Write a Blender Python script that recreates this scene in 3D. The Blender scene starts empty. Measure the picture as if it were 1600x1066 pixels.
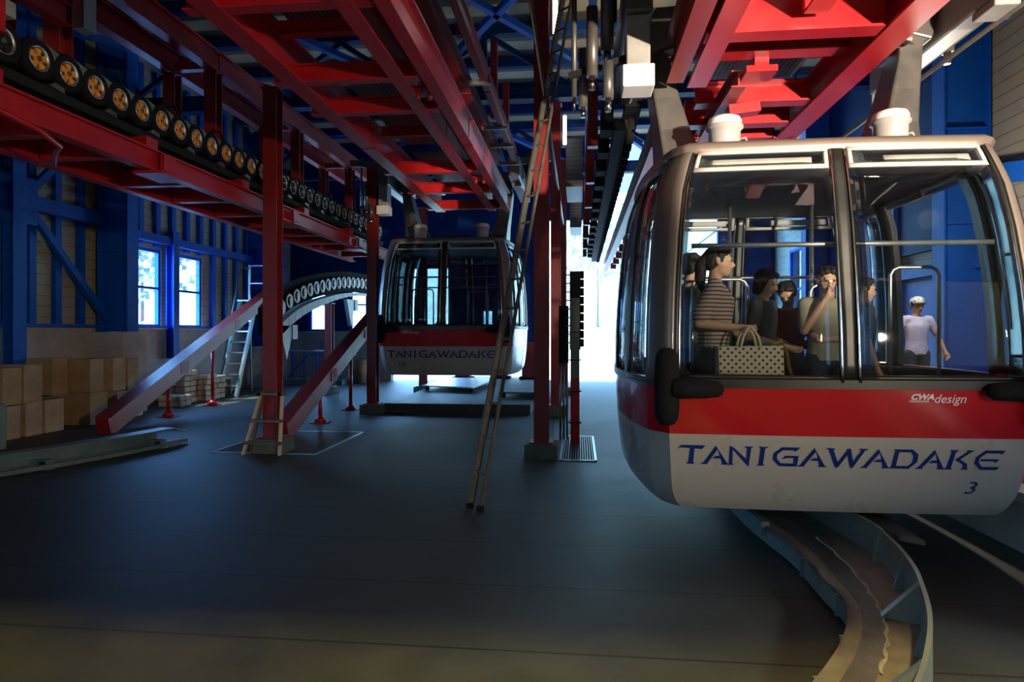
import bpy, bmesh, math, random
from mathutils import Vector, Matrix
random.seed(7)
SC = bpy.context.scene
COL = SC.collection
PI = math.pi
V = Vector

# ------------------------------------------------------------------ camera, sky, sun, lamps, exposure
CAM_H, FPX, HZ = 1.6, 1000.0, 520.0
TH = math.atan(105 / 1000.0)
cT, sT = math.cos(TH), math.sin(TH)
cam_d = bpy.data.cameras.new('camera')
cam = bpy.data.objects.new('camera', cam_d)
COL.objects.link(cam)
cam.location = (0, 0, CAM_H)
cam.rotation_euler = (PI / 2, 0, TH)
cam_d.sensor_width = 36
cam_d.lens = 36 * FPX / 1600
cam_d.shift_y = -(533 - HZ) / 1600
cam_d.clip_start = .05
cam_d.clip_end = 400
SC.camera = cam
SC.view_settings.view_transform = 'Standard'
SC.view_settings.look = 'None'
SC.view_settings.exposure = 0.0
SC.view_settings.gamma = 1
SC.view_settings.use_curve_mapping = False
try:
    SC.cycles.use_denoising = True
    SC.cycles.max_bounces = 10
    SC.cycles.transparent_max_bounces = 24
    SC.cycles.sample_clamp_indirect = 6
    SC.cycles.blur_glossy = .5
except Exception:
    pass

world = bpy.data.worlds.new('world')
SC.world = world
world.use_nodes = True
wn = world.node_tree.nodes
bg = wn['Background']
bg.inputs[0].default_value = (.20, .50, 1.0, 1)
# the sky is much brighter on the sunny side (left of the hall)
w_tc = wn.new('ShaderNodeTexCoord')
w_dot = wn.new('ShaderNodeVectorMath')
w_dot.operation = 'DOT_PRODUCT'
w_dot.inputs[1].default_value = (-.94, 0, .34)
w_mr = wn.new('ShaderNodeMapRange')
w_mr.inputs['From Min'].default_value = .2
w_mr.inputs['From Max'].default_value = .95
w_mr.inputs['To Min'].default_value = 3.3
w_mr.inputs['To Max'].default_value = 72.0
wl = world.node_tree.links
wl.new(w_tc.outputs['Generated'], w_dot.inputs[0])
wl.new(w_dot.outputs['Value'], w_mr.inputs[0])
wl.new(w_mr.outputs[0], bg.inputs[1])


def lamp(name, kind, loc, target, energy, color, **kw):
    d = bpy.data.lights.new(name, kind)
    d.energy = energy
    d.color = color
    for k, v in kw.items():
        setattr(d, k, v)
    o = bpy.data.objects.new(name, d)
    COL.objects.link(o)
    o.location = loc
    o.rotation_euler = (V(target) - V(loc)).to_track_quat('-Z', 'Y').to_euler()
    return o


def portal(name, loc, target, sx, sy):
    o = lamp(name, 'AREA', loc, target, 1, (1, 1, 1), shape='RECTANGLE', size=sx, size_y=sy)
    o.data.cycles.is_portal = True
    return o


sun_dir = V((.50, .10, -.90))
lamp('sun', 'SUN', (-20, 5, 30), V((-20, 5, 30)) + sun_dir, 24.0, (1, .95, .88), angle=.01)
portal('sky_portal_far', (-1.0, 20.9, 2.6), (-1.0, 0, 2.6), 10.4, 5.2)
portal('sky_portal_window', (-9.95, 14.06, 2.6), (0, 14.06, 2.6), 2.6, 2.0)
portal('sky_portal_boarding', (6.4, 1.4, 1.6), (0, 1.4, 1.6), 2.0, 2.4)
# station flood lamps behind the photographer, with two added fill spots
lamp('ceiling_flood_lamp', 'AREA', (1.0, -1.6, 5.6), (.8, 2.0, 0), 680, (1, .77, .24), shape='RECTANGLE', size=.25, size_y=.25)
lamp('platform_flood_lamp', 'SPOT', (3.9, -1.6, 2.2), (1.95, 5.7, 3.9), 7000, (1, .80, .62), spot_size=.62, spot_blend=.45, shadow_soft_size=.08)
lamp('hall_fill_light', 'SPOT', (4.6, -1.2, 2.4), (-1.6, 6, 4.1), 980, (1, .80, .54), spot_size=1.30, spot_blend=.85, shadow_soft_size=.10)  # added warm fill for the red frames, no fixture of the hall
lamp('boarding_daylight_fill', 'SPOT', (5.6, 2.0, 2.6), (1.9, 2.5, 0), 700, (.92, .97, 1), spot_size=.62, spot_blend=.5, shadow_soft_size=.12)  # added spot standing in for daylight on the floor at the right
lamp('platform_wall_lamp', 'POINT', (4.3, 8.4, 3.0), (4.3, 8.4, 0), 130, (1, .90, .76), shadow_soft_size=.12)


# ------------------------------------------------------------------ measured pixel -> point in the place
def ray(px, py):
    u = (px - 800) / FPX
    v = (HZ - py) / FPX
    return V((-sT + u * cT, cT + u * sT, v))


def onZ(px, py, z):
    d = ray(px, py)
    return d * ((z - CAM_H) / d.z) + V((0, 0, CAM_H))


def onX(px, py, x):
    d = ray(px, py)
    return d * (x / d.x) + V((0, 0, CAM_H))


def onY(px, py, y):
    d = ray(px, py)
    return d * (y / d.y) + V((0, 0, CAM_H))


# ------------------------------------------------------------------ materials
MATS = {}


def pm(name, col, rough=.5, metal=0.0, var=.18, scale=6.0, bump=0.0, col2=None, coat=0.0, stretch=(1, 1, 1), spec=.5):
    m = bpy.data.materials.new(name)
    m.use_nodes = True
    nt = m.node_tree
    b = nt.nodes['Principled BSDF']
    tc = nt.nodes.new('ShaderNodeTexCoord')
    mp = nt.nodes.new('ShaderNodeMapping')
    mp.inputs['Scale'].default_value = stretch
    nz = nt.nodes.new('ShaderNodeTexNoise')
    nz.inputs['Scale'].default_value = scale
    nz.inputs['Detail'].default_value = 6
    nz.inputs['Roughness'].default_value = .6
    rp = nt.nodes.new('ShaderNodeValToRGB')
    c = V(col)
    c2 = V(col2) if col2 else c * (1 - var)
    rp.color_ramp.elements[0].position = .32
    rp.color_ramp.elements[0].color = (*c2, 1)
    rp.color_ramp.elements[1].position = .68
    rp.color_ramp.elements[1].color = (*[min(1, k) for k in (c * (1 + var * .4))], 1)
    L = nt.links.new
    L(tc.outputs['Object'], mp.inputs[0])
    L(mp.outputs[0], nz.inputs[0])
    L(nz.outputs['Fac'], rp.inputs[0])
    L(rp.outputs[0], b.inputs['Base Color'])
    b.inputs['Metallic'].default_value = metal
    mr = nt.nodes.new('ShaderNodeMapRange')
    mr.inputs['To Min'].default_value = max(.02, rough - .08)
    mr.inputs['To Max'].default_value = min(1, rough + .1)
    L(nz.outputs['Fac'], mr.inputs[0])
    L(mr.outputs[0], b.inputs['Roughness'])
    b.inputs['Specular IOR Level'].default_value = spec
    if coat:
        b.inputs['Coat Weight'].default_value = coat
        b.inputs['Coat Roughness'].default_value = .08
    if bump:
        bp = nt.nodes.new('ShaderNodeBump')
        bp.inputs['Strength'].default_value = bump
        bp.inputs['Distance'].default_value = .02
        L(nz.outputs['Fac'], bp.inputs['Height'])
        L(bp.outputs[0], b.inputs['Normal'])
    MATS[name] = m
    return m


def emit(name, col, s):
    m = bpy.data.materials.new(name)
    m.use_nodes = True
    b = m.node_tree.nodes['Principled BSDF']
    b.inputs['Base Color'].default_value = (.9, .9, .9, 1)
    b.inputs['Emission Color'].default_value = (*col, 1)
    b.inputs['Emission Strength'].default_value = s
    MATS[name] = m
    return m


def glass(name, tint, f=1.0):
    m = bpy.data.materials.new(name)
    m.use_nodes = True
    nt = m.node_tree
    nt.nodes.remove(nt.nodes['Principled BSDF'])
    out = nt.nodes['Material Output']
    t = nt.nodes.new('ShaderNodeBsdfTransparent')
    t.inputs[0].default_value = (*tint, 1)
    g = nt.nodes.new('ShaderNodeBsdfGlossy')
    g.inputs['Roughness'].default_value = .02
    g.inputs[0].default_value = (.9, .95, 1, 1)
    fr = nt.nodes.new('ShaderNodeFresnel')
    fr.inputs[0].default_value = 1.45
    ml = nt.nodes.new('ShaderNodeMath')
    ml.operation = 'MULTIPLY'
    ml.inputs[1].default_value = f
    mx = nt.nodes.new('ShaderNodeMixShader')
    L = nt.links.new
    L(fr.outputs[0], ml.inputs[0])
    L(ml.outputs[0], mx.inputs[0])
    L(t.outputs[0], mx.inputs[1])
    L(g.outputs[0], mx.inputs[2])
    L(mx.outputs[0], out.inputs[0])
    MATS[name] = m
    return m


def stripes(name, a, b, scale, axis=2, duty=.5, rough=.8, bump=0.0, soft=.04):
    """two colours in bands along one object axis"""
    m = bpy.data.materials.new(name)
    m.use_nodes = True
    nt = m.node_tree
    bs = nt.nodes['Principled BSDF']
    L = nt.links.new
    tc = nt.nodes.new('ShaderNodeTexCoord')
    sp = nt.nodes.new('ShaderNodeSeparateXYZ')
    L(tc.outputs['Object'], sp.inputs[0])
    mu = nt.nodes.new('ShaderNodeMath')
    mu.operation = 'MULTIPLY'
    mu.inputs[1].default_value = scale
    L(sp.outputs[axis], mu.inputs[0])
    fr = nt.nodes.new('ShaderNodeMath')
    fr.operation = 'FRACT'
    L(mu.outputs[0], fr.inputs[0])
    rp = nt.nodes.new('ShaderNodeValToRGB')
    rp.color_ramp.elements[0].position = duty - soft
    rp.color_ramp.elements[0].color = (*a, 1)
    rp.color_ramp.elements[1].position = duty + soft
    rp.color_ramp.elements[1].color = (*b, 1)
    L(fr.outputs[0], rp.inputs[0])
    nz = nt.nodes.new('ShaderNodeTexNoise')
    nz.inputs['Scale'].default_value = 3.0
    nz.inputs['Detail'].default_value = 5
    L(tc.outputs['Object'], nz.inputs[0])
    mx = nt.nodes.new('ShaderNodeMix')
    mx.data_type = 'RGBA'
    mx.blend_type = 'MULTIPLY'
    mx.inputs[0].default_value = .35
    L(rp.outputs[0], mx.inputs[6])
    L(nz.outputs['Color'], mx.inputs[7])
    L(mx.outputs[2], bs.inputs['Base Color'])
    bs.inputs['Roughness'].default_value = rough
    if bump:
        bp = nt.nodes.new('ShaderNodeBump')
        bp.inputs['Strength'].default_value = bump
        bp.inputs['Distance'].default_value = .02
        L(rp.outputs[0], bp.inputs['Height'])
        L(bp.outputs[0], bs.inputs['Normal'])
    MATS[name] = m
    return m


RED = pm('red_gloss_paint', (.46, .010, .014), .34, var=.22, scale=4)
REDD = pm('red_brown_column_paint', (.26, .014, .012), .42, var=.2, scale=3)
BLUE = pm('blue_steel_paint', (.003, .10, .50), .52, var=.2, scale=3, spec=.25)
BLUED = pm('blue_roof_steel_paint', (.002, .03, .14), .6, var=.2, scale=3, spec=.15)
BLACK = pm('black_rubber', (.012, .012, .012), .86, var=.3, scale=20, spec=.15)
DARK = pm('dark_machine_steel', (.016, .017, .016), .80, metal=0, var=.3, scale=9, spec=.2)
GREY = pm('grey_cast_steel', (.16, .155, .145), .38, metal=.55, var=.2, scale=7)
GREYM = pm('grey_paint_machine', (.30, .30, .28), .4, var=.15, scale=6)
CHROME = pm('polished_steel', (.62, .61, .57), .16, metal=1, var=.1, scale=8)
ALU = pm('brushed_aluminium', (.55, .56, .56), .35, metal=.9, var=.12, scale=12)
ORANGE = pm('orange_hub_paint', (.85, .30, .02), .5, var=.25, scale=20)
CABIN_RED = pm('cabin_red_paint', (.45, .003, .010), .22, var=.06, scale=2, coat=.5)
CABIN_WHITE = pm('cabin_white_paint', (.42, .385, .32), .28, var=.015, scale=2, coat=.4)
CABIN_TAN = pm('cabin_pillar_metallic', (.17, .145, .12), .34, metal=.3, var=.06, scale=3, coat=.2)
CABIN_DARK = pm('cabin_dark_trim', (.012, .014, .013), .35, var=.2, scale=6)
CABIN_IN = pm('cabin_inner_lining', (.10, .10, .10), .6, var=.15, scale=6)
INK = pm('blue_lettering', (.002, .022, .16), .35, var=.05, scale=4)
WHITE_INK = pm('white_lettering', (.85, .82, .80), .4, var=.03, scale=4)
VENTM = pm('vent_frame_paint', (.46, .43, .39), .35, var=.08, scale=6)
POT = pm('vent_pot_grey', (.34, .34, .33), .45, var=.12, scale=9)
POTW = pm('vent_lid_white', (.78, .76, .72), .5, var=.06, scale=7)
CARD = pm('cardboard', (.42, .27, .14), .85, var=.2, scale=5)
CARD2 = pm('cardboard_faded', (.50, .36, .23), .85, var=.2, scale=5)
PAPER = pm('paper_bundle', (.66, .50, .33), .85, var=.22, scale=7)
STRING = pm('dark_string', (.12, .09, .06), .9)
CONC = pm('raw_concrete', (.46, .42, .37), .85, var=.22, scale=2.2, bump=.25)
GREENP = pm('pale_green_paint', (.20, .30, .22), .6, var=.2, scale=4)
GREENG = pm('green_grey_rail_paint', (.13, .19, .175), .42, var=.28, scale=5, metal=.15)
PLINTH = pm('mossy_concrete', (.12, .135, .10), .85, var=.25, scale=5, bump=.2)
YELLOWP = pm('cream_ladder_rail', (.66, .58, .38), .5, var=.2, scale=9)
OLDALU = pm('weathered_ladder_alloy', (.22, .215, .18), .42, metal=.6, var=.25, scale=10)
BROWNT = pm('brown_tread', (.20, .075, .04), .6, var=.2, scale=9)
TROUGH = pm('worn_steel_plate', (.27, .24, .20), .45, metal=.35, var=.35, scale=7, bump=.1)
RAILG = pm('rail_wall_paint', (.19, .21, .18), .4, metal=.3, var=.2, scale=5)
CARPET = pm('red_carpet', (.42, .035, .05), .95, var=.25, scale=60, bump=.4)
EDGE = pm('platform_edge_stone', (.60, .56, .50), .7, var=.12, scale=8)
DECKM = stripes('ribbed_deck', (.20, .21, .20), (.06, .065, .06), 22, axis=0, rough=.5, bump=.3)
SIDING = stripes('grey_beige_siding', (.42, .38, .30), (.20, .18, .14), 5.2, axis=2, duty=.93, rough=.75, bump=.5, soft=.02)
BOARD = stripes('roof_board', (.55, .45, .28), (.16, .13, .09), 1.3, axis=1, duty=.55, rough=.9)
TUBE = emit('fluorescent_tube_glow', (.95, .97, 1.0), 14)
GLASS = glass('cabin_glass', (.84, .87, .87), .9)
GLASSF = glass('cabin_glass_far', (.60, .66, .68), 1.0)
WGLASS = glass('window_glass', (.95, .97, 1.0), .6)
SKIN = pm('skin', (.52, .30, .20), .55, var=.06, scale=12)
HAIR = pm('dark_hair', (.014, .011, .009), .72, var=.3, scale=40, stretch=(1, 1, .2))
HAIRG = pm('grey_hair', (.10, .10, .10), .5, var=.3, scale=40)
LIP = pm('lips', (.40, .13, .11), .5)
EYE = pm('eye_dark', (.02, .015, .012), .25)
GRASS = pm('pale_hillside', (.25, .29, .22), .9, var=.3, scale=.8)
LEAF = pm('pale_foliage', (.34, .40, .29), .8, var=.4, scale=3)
BARK = pm('bark', (.20, .15, .11), .9)
APRON = pm('sunlit_concrete_apron', (.20, .20, .19), .85, var=.15, scale=1.2)

# floor material: slabs with seams, worn patches
FLOORM = pm('station_floor', (.054, .055, .044), .56, var=.4, scale=1.6, bump=.15, spec=.4)


def floor_nodes(m):
    nt = m.node_tree
    L = nt.links.new
    b = nt.nodes['Principled BSDF']
    rp = next(n for n in nt.nodes if n.type == 'VALTORGB')
    tc = next(n for n in nt.nodes if n.type == 'TEX_COORD')
    br = nt.nodes.new('ShaderNodeTexBrick')
    br.offset = .0
    br.inputs['Scale'].default_value = 1
    br.inputs['Brick Width'].default_value = 40
    br.inputs['Row Height'].default_value = .82
    br.inputs['Mortar Size'].default_value = .009
    br.inputs['Mortar Smooth'].default_value = .3
    br.inputs['Color1'].default_value = (1, 1, 1, 1)
    br.inputs['Color2'].default_value = (.82, .82, .82, 1)
    br.inputs['Mortar'].default_value = (.25, .25, .25, 1)
    mp = nt.nodes.new('ShaderNodeMapping')
    mp.inputs['Location'].default_value = (20, .02, 0)
    L(tc.outputs['Object'], mp.inputs[0])
    L(mp.outputs[0], br.inputs[0])
    mx = nt.nodes.new('ShaderNodeMix')
    mx.data_type = 'RGBA'
    mx.blend_type = 'MULTIPLY'
    mx.inputs[0].default_value = 1
    L(rp.outputs[0], mx.inputs[6])
    L(br.outputs[0], mx.inputs[7])
    L(mx.outputs[2], b.inputs['Base Color'])


floor_nodes(FLOORM)


# ------------------------------------------------------------------ mesh builder
class MB:
    def __init__(s):
        s.v, s.f, s.mi, s.sm = [], [], [], []

    def add(s, vs, fs, mi=0, smooth=False):
        n = len(s.v)
        s.v += [V(p) for p in vs]
        s.f += [tuple(n + i for i in f) for f in fs]
        s.mi += [mi] * len(fs)
        s.sm += [smooth] * len(fs)
        return s

    def box(s, c, d, rot=None, mi=0):
        x, y, z = d[0] / 2, d[1] / 2, d[2] / 2
        P = [V((a, b, e)) for a in (-x, x) for b in (-y, y) for e in (-z, z)]
        if rot is not None:
            P = [rot @ p for p in P]
        c = V(c)
        return s.add([c + p for p in P], [(0, 1, 3, 2), (4, 6, 7, 5), (0, 4, 5, 1), (2, 3, 7, 6), (0, 2, 6, 4), (1, 5, 7, 3)], mi)

    def bx(s, x0, x1, y0, y1, z0, z1, mi=0):
        return s.box(((x0 + x1) / 2, (y0 + y1) / 2, (z0 + z1) / 2), (abs(x1 - x0), abs(y1 - y0), abs(z1 - z0)), None, mi)

    def frame(s, p, q, up=(0, 0, 1)):
        p, q, up = V(p), V(q), V(up)
        d = (q - p).normalized()
        if abs(d.dot(up)) > .99:
            up = V((0, 1, 0)) if abs(d.y) < .9 else V((1, 0, 0))
        r = d.cross(up).normalized()
        return p, q, d, r, r.cross(d).normalized()

    def sweep(s, p, q, prof, up=(0, 0, 1), mi=0):
        """extrude a closed profile [(across, up)] from p to q"""
        p, q, d, r, u = s.frame(p, q, up)
        n = len(prof)
        vs = [p + r * a + u * b for a, b in prof] + [q + r * a + u * b for a, b in prof]
        fs = [(i, (i + 1) % n, n + (i + 1) % n, n + i) for i in range(n)]
        fs += [tuple(range(n - 1, -1, -1)), tuple(range(n, 2 * n))]
        return s.add(vs, fs, mi)

    def bar(s, p, q, w, h, up=(0, 0, 1), mi=0):
        return s.sweep(p, q, [(-w / 2, -h / 2), (w / 2, -h / 2), (w / 2, h / 2), (-w / 2, h / 2)], up, mi)

    def ibeam(s, p, q, w, h, t=.016, up=(0, 0, 1), mi=0):
        a, b = w / 2, h / 2
        e = t / 2
        return s.sweep(p, q, [(-a, -b), (a, -b), (a, -b + t), (e, -b + t), (e, b - t), (a, b - t), (a, b), (-a, b), (-a, b - t), (-e, b - t), (-e, -b + t), (-a, -b + t)], up, mi)

    def chan(s, p, q, w, h, t=.016, up=(0, 0, 1), mi=0):
        return s.sweep(p, q, [(0, 0), (w, 0), (w, t), (t * (1 if w > 0 else -1), t), (t * (1 if w > 0 else -1), h - t), (w, h - t), (w, h), (0, h)], up, mi)

    def cyl(s, p, q, r, n=16, r2=None, mi=0, smooth=True):
        p, q, d, a, b = s.frame(p, q)
        r2 = r if r2 is None else r2
        vs = []
        for c, rr in ((p, r), (q, r2)):
            vs += [c + (a * math.cos(2 * PI * i / n) + b * math.sin(2 * PI * i / n)) * rr for i in range(n)]
        s.add(vs, [(i, (i + 1) % n, n + (i + 1) % n, n + i) for i in range(n)], mi, smooth)
        k = len(s.v) - 2 * n
        s.f += [tuple(k + i for i in range(n - 1, -1, -1)), tuple(k + n + i for i in range(n))]
        s.mi += [mi, mi]
        s.sm += [False, False]
        return s

    def lathe(s, c, axis, prof, n=28, mi=0, closed=False):
        """prof: [(radius, along axis)] ; closed joins last to first"""
        c = V(c)
        d = V(axis).normalized()
        up = V((0, 0, 1)) if abs(d.z) < .9 else V((1, 0, 0))
        a = d.cross(up).normalized()
        b = a.cross(d)
        vs = []
        for r, h in prof:
            vs += [c + d * h + (a * math.cos(2 * PI * i / n) + b * math.sin(2 * PI * i / n)) * r for i in range(n)]
        m = len(prof)
        fs = []
        for j in range(m if closed else m - 1):
            j2 = (j + 1) % m
            fs += [(j * n + i, j * n + (i + 1) % n, j2 * n + (i + 1) % n, j2 * n + i) for i in range(n)]
        s.add(vs, fs, mi, True)
        return s

    def tube(s, pts, r, n=10, mi=0):
        pts = [V(p) for p in pts]
        rings = []
        prev = None
        for i, p in enumerate(pts):
            d = (pts[min(i + 1, len(pts) - 1)] - pts[max(i - 1, 0)]).normalized()
            if prev is None:
                up = V((0, 0, 1)) if abs(d.z) < .9 else V((1, 0, 0))
                a = d.cross(up).normalized()
            else:
                a = (prev - d * prev.dot(d)).normalized()
            prev = a
            b = d.cross(a)
            rings.append([p + (a * math.cos(2 * PI * k / n) + b * math.sin(2 * PI * k / n)) * r for k in range(n)])
        vs = [p for R in rings for p in R]
        fs = [(j * n + k, j * n + (k + 1) % n, (j + 1) * n + (k + 1) % n, (j + 1) * n + k) for j in range(len(pts) - 1) for k in range(n)]
        s.add(vs, fs, mi, True)
        m = len(s.v) - len(vs)
        s.f += [tuple(m + k for k in range(n - 1, -1, -1)), tuple(m + (len(pts) - 1) * n + k for k in range(n))]
        s.mi += [mi, mi]
        s.sm += [False, False]
        return s

    def poly(s, pts, thick_vec, mi=0):
        """prism: polygon (3D points) extruded by a vector"""
        t = V(thick_vec)
        n = len(pts)
        P = [V(p) for p in pts]
        return s.add(P + [p + t for p in P], [tuple(range(n - 1, -1, -1)), tuple(range(n, 2 * n))] + [(i, (i + 1) % n, n + (i + 1) % n, n + i) for i in range(n)], mi)

    def ribbon(s, rows, mi=0, smooth=True, closed=False):
        """rows of equal length points -> grid surface"""
        n = len(rows[0])
        vs = [p for r in rows for p in r]
        fs = [(j * n + k, j * n + (k + 1) % n, (j + 1) * n + (k + 1) % n, (j + 1) * n + k) for j in range(len(rows) - 1) for k in range(n if closed else n - 1)]
        return s.add(vs, fs, mi, smooth)

    def build(s, name, mat, parent=None, bevel=0, fixn=True):
        o0 = world_loc(parent) if parent is not None else V((0, 0, 0))
        if parent is None:
            lo = [min(p[i] for p in s.v) for i in range(3)]
            hi = [max(p[i] for p in s.v) for i in range(3)]
            o0 = V(((lo[0] + hi[0]) / 2, (lo[1] + hi[1]) / 2, lo[2]))
        me = bpy.data.meshes.new(name)
        me.from_pydata([tuple(p - o0) for p in s.v], [], s.f)
        for m in (mat if isinstance(mat, (list, tuple)) else [mat]):
            me.materials.append(m)
        me.polygons.foreach_set('material_index', s.mi)
        me.polygons.foreach_set('use_smooth', s.sm)
        if fixn:
            bm = bmesh.new()
            bm.from_mesh(me)
            bmesh.ops.recalc_face_normals(bm, faces=bm.faces)
            bm.to_mesh(me)
            bm.free()
        me.update()
        o = bpy.data.objects.new(name, me)
        COL.objects.link(o)
        if parent is not None:
            o.parent = parent
        else:
            o.location = o0
        if bevel:
            bv = o.modifiers.new('bevel', 'BEVEL')
            bv.width = bevel
            bv.segments = 2
            bv.limit_method = 'ANGLE'
            bv.angle_limit = .7
        return o


def world_loc(o):
    p = V((0, 0, 0))
    while o is not None:
        p += V(o.location)
        o = o.parent
    return p


def tag(o, label, cat, group=None):
    o['label'] = label
    o['category'] = cat
    if group:
        o['group'] = group
    return o


def thing(name, label, cat, loc, group=None):
    o = bpy.data.objects.new(name, None)
    o.empty_display_size = .1
    COL.objects.link(o)
    o.location = loc
    return tag(o, label, cat, group)


def struct(o):
    o['kind'] = 'structure'
    return o


def copy_tree(src, loc=None, parent=None):
    c = src.copy()
    COL.objects.link(c)
    if parent is not None:
        c.parent = parent
    if loc is not None:
        c.location = loc
    for ch in list(KIDS.get(src.name, ())) or [k for k in src.children]:
        copy_tree(ch, None, c)
    return c


KIDS = {}

# ================================================================== SETTING
WX = -9.6          # left wall plane
RX = 6.0           # right wall plane
YF = 20.5          # far end of the hall
struct(MB().bx(-12, 9, -8, 21.0, -.3, 0).build('floor', FLOORM))
# raised slab under the far cabin
struct(MB().bx(-3.85, -.95, 12.47, 20.3, 0, .19).build('floor_slab', FLOORM))
struct(MB().bx(-40, 30, 21.0, 34, -.3, -.02).build('ground', APRON))

# --- left wall: concrete base with window gap, siding above
WIN = [(12.80, 13.86), (14.25, 15.46)]
ZS, ZH = 1.72, 3.50
struct(MB().bx(WX - .35, WX, -6, YF, 0, 1.70).build('wall_left', CONC))
m = MB()
ys = [-6] + [k for w in WIN for k in w] + [YF]
m.bx(WX - .14, WX, -6, YF, ZH, 7.7)
for a, b in ((-6, WIN[0][0]), (WIN[0][1], WIN[1][0]), (WIN[1][1], YF)):
    m.bx(WX - .14, WX, a, b, 1.70, ZH)
struct(m.build('wall_left_siding', SIDING))
# --- far wall: left piece with a window, header, right piece
FW = [(-8.95, -8.35), (-7.55, -6.95)]
m = MB()
m.bx(WX, -6.15, YF, YF + .3, 0, 1.65)
struct(m.build('wall_far_base', CONC))
m = MB()
for a, b in ((WX, FW[0][0]), (FW[0][1], FW[1][0]), (FW[1][1], -6.15)):
    m.bx(a, b, YF, YF + .2, 1.65, 3.4)
m.bx(-6.15, -.95, YF, YF + .2, 3.7, 5.2)
for a, b in ((-4.2, -3.10), (-2.80, -2.22), (-1.92, -.95)):
    m.bx(a, b, YF, YF + .2, 1.85, 2.3)
m.bx(-4.2, -.95, YF, YF + .2, 2.3, 3.7)
m.bx(-4.2, -.95, YF, YF + .2, 1.15, 1.85)
m.bx(WX, -6.15, YF, YF + .2, 3.4, 7.7)
m.bx(-6.15, .95, YF, YF + .2, 5.2, 7.7)
m.bx(4.3, RX + .2, YF, YF + .2, 0, 7.7)
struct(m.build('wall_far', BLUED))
# --- right wall with the boarding opening beside the photographer and a window far down
m = MB()
m.bx(RX, RX + .15, 2.4, 17.5, 0, 7.7)
m.bx(RX, RX + .15, .4, 2.4, 2.9, 7.7)
m.bx(RX, RX + .15, -8.0, .4, 0, 7.7)
m.bx(RX, RX + .15, 17.5, 18.7, 0, 1.7)
m.bx(RX, RX + .15, 17.5, 18.7, 3.9, 7.7)
m.bx(RX, RX + .15, 18.7, YF, 0, 7.7)
struct(m.build('wall_right', SIDING))
struct(MB().bx(-12, 9, -8, -7.8, 0, 7.7).build('wall_back', SIDING))
struct(MB().bx(-9.6, 6.0, .35, .5, 3.37, 7.7).build('wall_light_block', SIDING))  # unseen fascia added to cut the ceiling light off the floor and roof
struct(MB().bx(-9.95, 9, -8, YF + .3, 7.7, 7.85).build('ceiling', BOARD))
for y0 in [k * 1.5 + 5.0 for k in range(11)]:
    struct(MB().bx(-9.6, 6, y0, y0 + .14, 7.46, 7.68).build('trim_1', BLUED))


def window(n, y0, y1, z0, z1, x=WX, axis='y'):
    """blue framed sash window in a wall at plane x (or far wall when axis is x)"""
    def bx(mb, a0, a1, b0, b1, d0, d1):
        if axis == 'y':
            mb.bx(x + d0, x + d1, a0, a1, b0, b1)
        else:
            mb.bx(a0, a1, x - d1, x - d0, b0, b1)
    f = MB()
    t = .07
    bx(f, y0, y0 + t, z0, z1, -.12, -.03)
    bx(f, y1 - t, y1, z0, z1, -.12, -.03)
    bx(f, y0 + t, y1 - t, z0, z0 + t, -.12, -.03)
    bx(f, y0 + t, y1 - t, z1 - t, z1, -.12, -.03)
    o = f.build('window_%d' % n, BLUE)
    struct(o)
    s = MB()
    zm = (z0 + z1) / 2
    bx(s, y0 + t, y1 - t, zm - .025, zm + .025, -.07, 0)
    s.build('sash_bar', BLUE, o)
    p = MB()
    bx(p, y0 + t, y1 - t, z0 + t, z1 - t, -.05, -.04)
    p.build('pane', WGLASS, o)
    s = MB()
    bx(s, y0 - .05, y1 + .05, z0 - .05, z0, -.14, .14)
    s.build('sill', EDGE, o)
    return o


window(1, WIN[0][0], WIN[0][1], ZS, ZH)
window(2, WIN[1][0], WIN[1][1], ZS, ZH)
window(3, FW[0][0], FW[0][1], 1.65, 3.4, YF, 'x')
window(4, FW[1][0], FW[1][1], 1.65, 3.4, YF, 'x')

# outside: hillside and trees beyond the open end
rows = []
for j in range(14):
    y = 34 + j * 5
    rows.append([V((-60 + i * 6, y, -.1 + max(0, j - 1) * 1.9 + .7 * math.sin(i * 1.7 + j) * min(1, j))) for i in range(22)])
struct(MB().ribbon(rows).build('hillside_ground', GRASS, fixn=False))


def tree(x, y, z, h, r, label, group='trees beyond the open end'):
    t = thing('tree', label, 'tree', (x, y, z), group)
    MB().cyl((x, y, z - .3), (x, y, z + h * .55), .16, 8, .09).build('trunk', BARK, t)
    m = MB()
    rnd = random.Random(int(x * 31 + y * 7))
    for k in range(420):
        a, b = rnd.uniform(0, 2 * PI), rnd.uniform(-.9, 1)
        rr = r * (rnd.random() ** .4)
        q = math.sqrt(max(0, 1 - b * b))
        c = V((x + rr * q * math.cos(a), y + rr * q * math.sin(a), z + h * .68 + rr * b * h * .32 / r))
        e = V((rnd.uniform(-1, 1), rnd.uniform(-1, 1), rnd.uniform(-.3, 1))).normalized()
        f = e.orthogonal().normalized() * rnd.uniform(.16, .3)
        g = e.cross(f).normalized() * rnd.uniform(.12, .22)
        m.add([c - f, c + g, c + f, c - g], [(0, 1, 2, 3)])
    o = m.build('foliage', LEAF, t)
    return t


tree(1.2, 44, 1.2, 9, 3.0, 'pale leafy tree beyond the open end, seen just right of the red posts')
tree(3.2, 52, 4.2, 8, 2.8, 'pale leafy tree beyond the open end, beside the left edge of the near cabin')
tree(-7.0, 46, 2.0, 6, 2.6, 'pale leafy tree beyond the open end, behind the far cabin')
tree(-24.0, 33, 0, 8, 3.0, 'pale leafy tree outside the two windows of the left wall')

# ------------------------------------------------------------------ blue building steel
G_STUD = 'blue wall studs'
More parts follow.
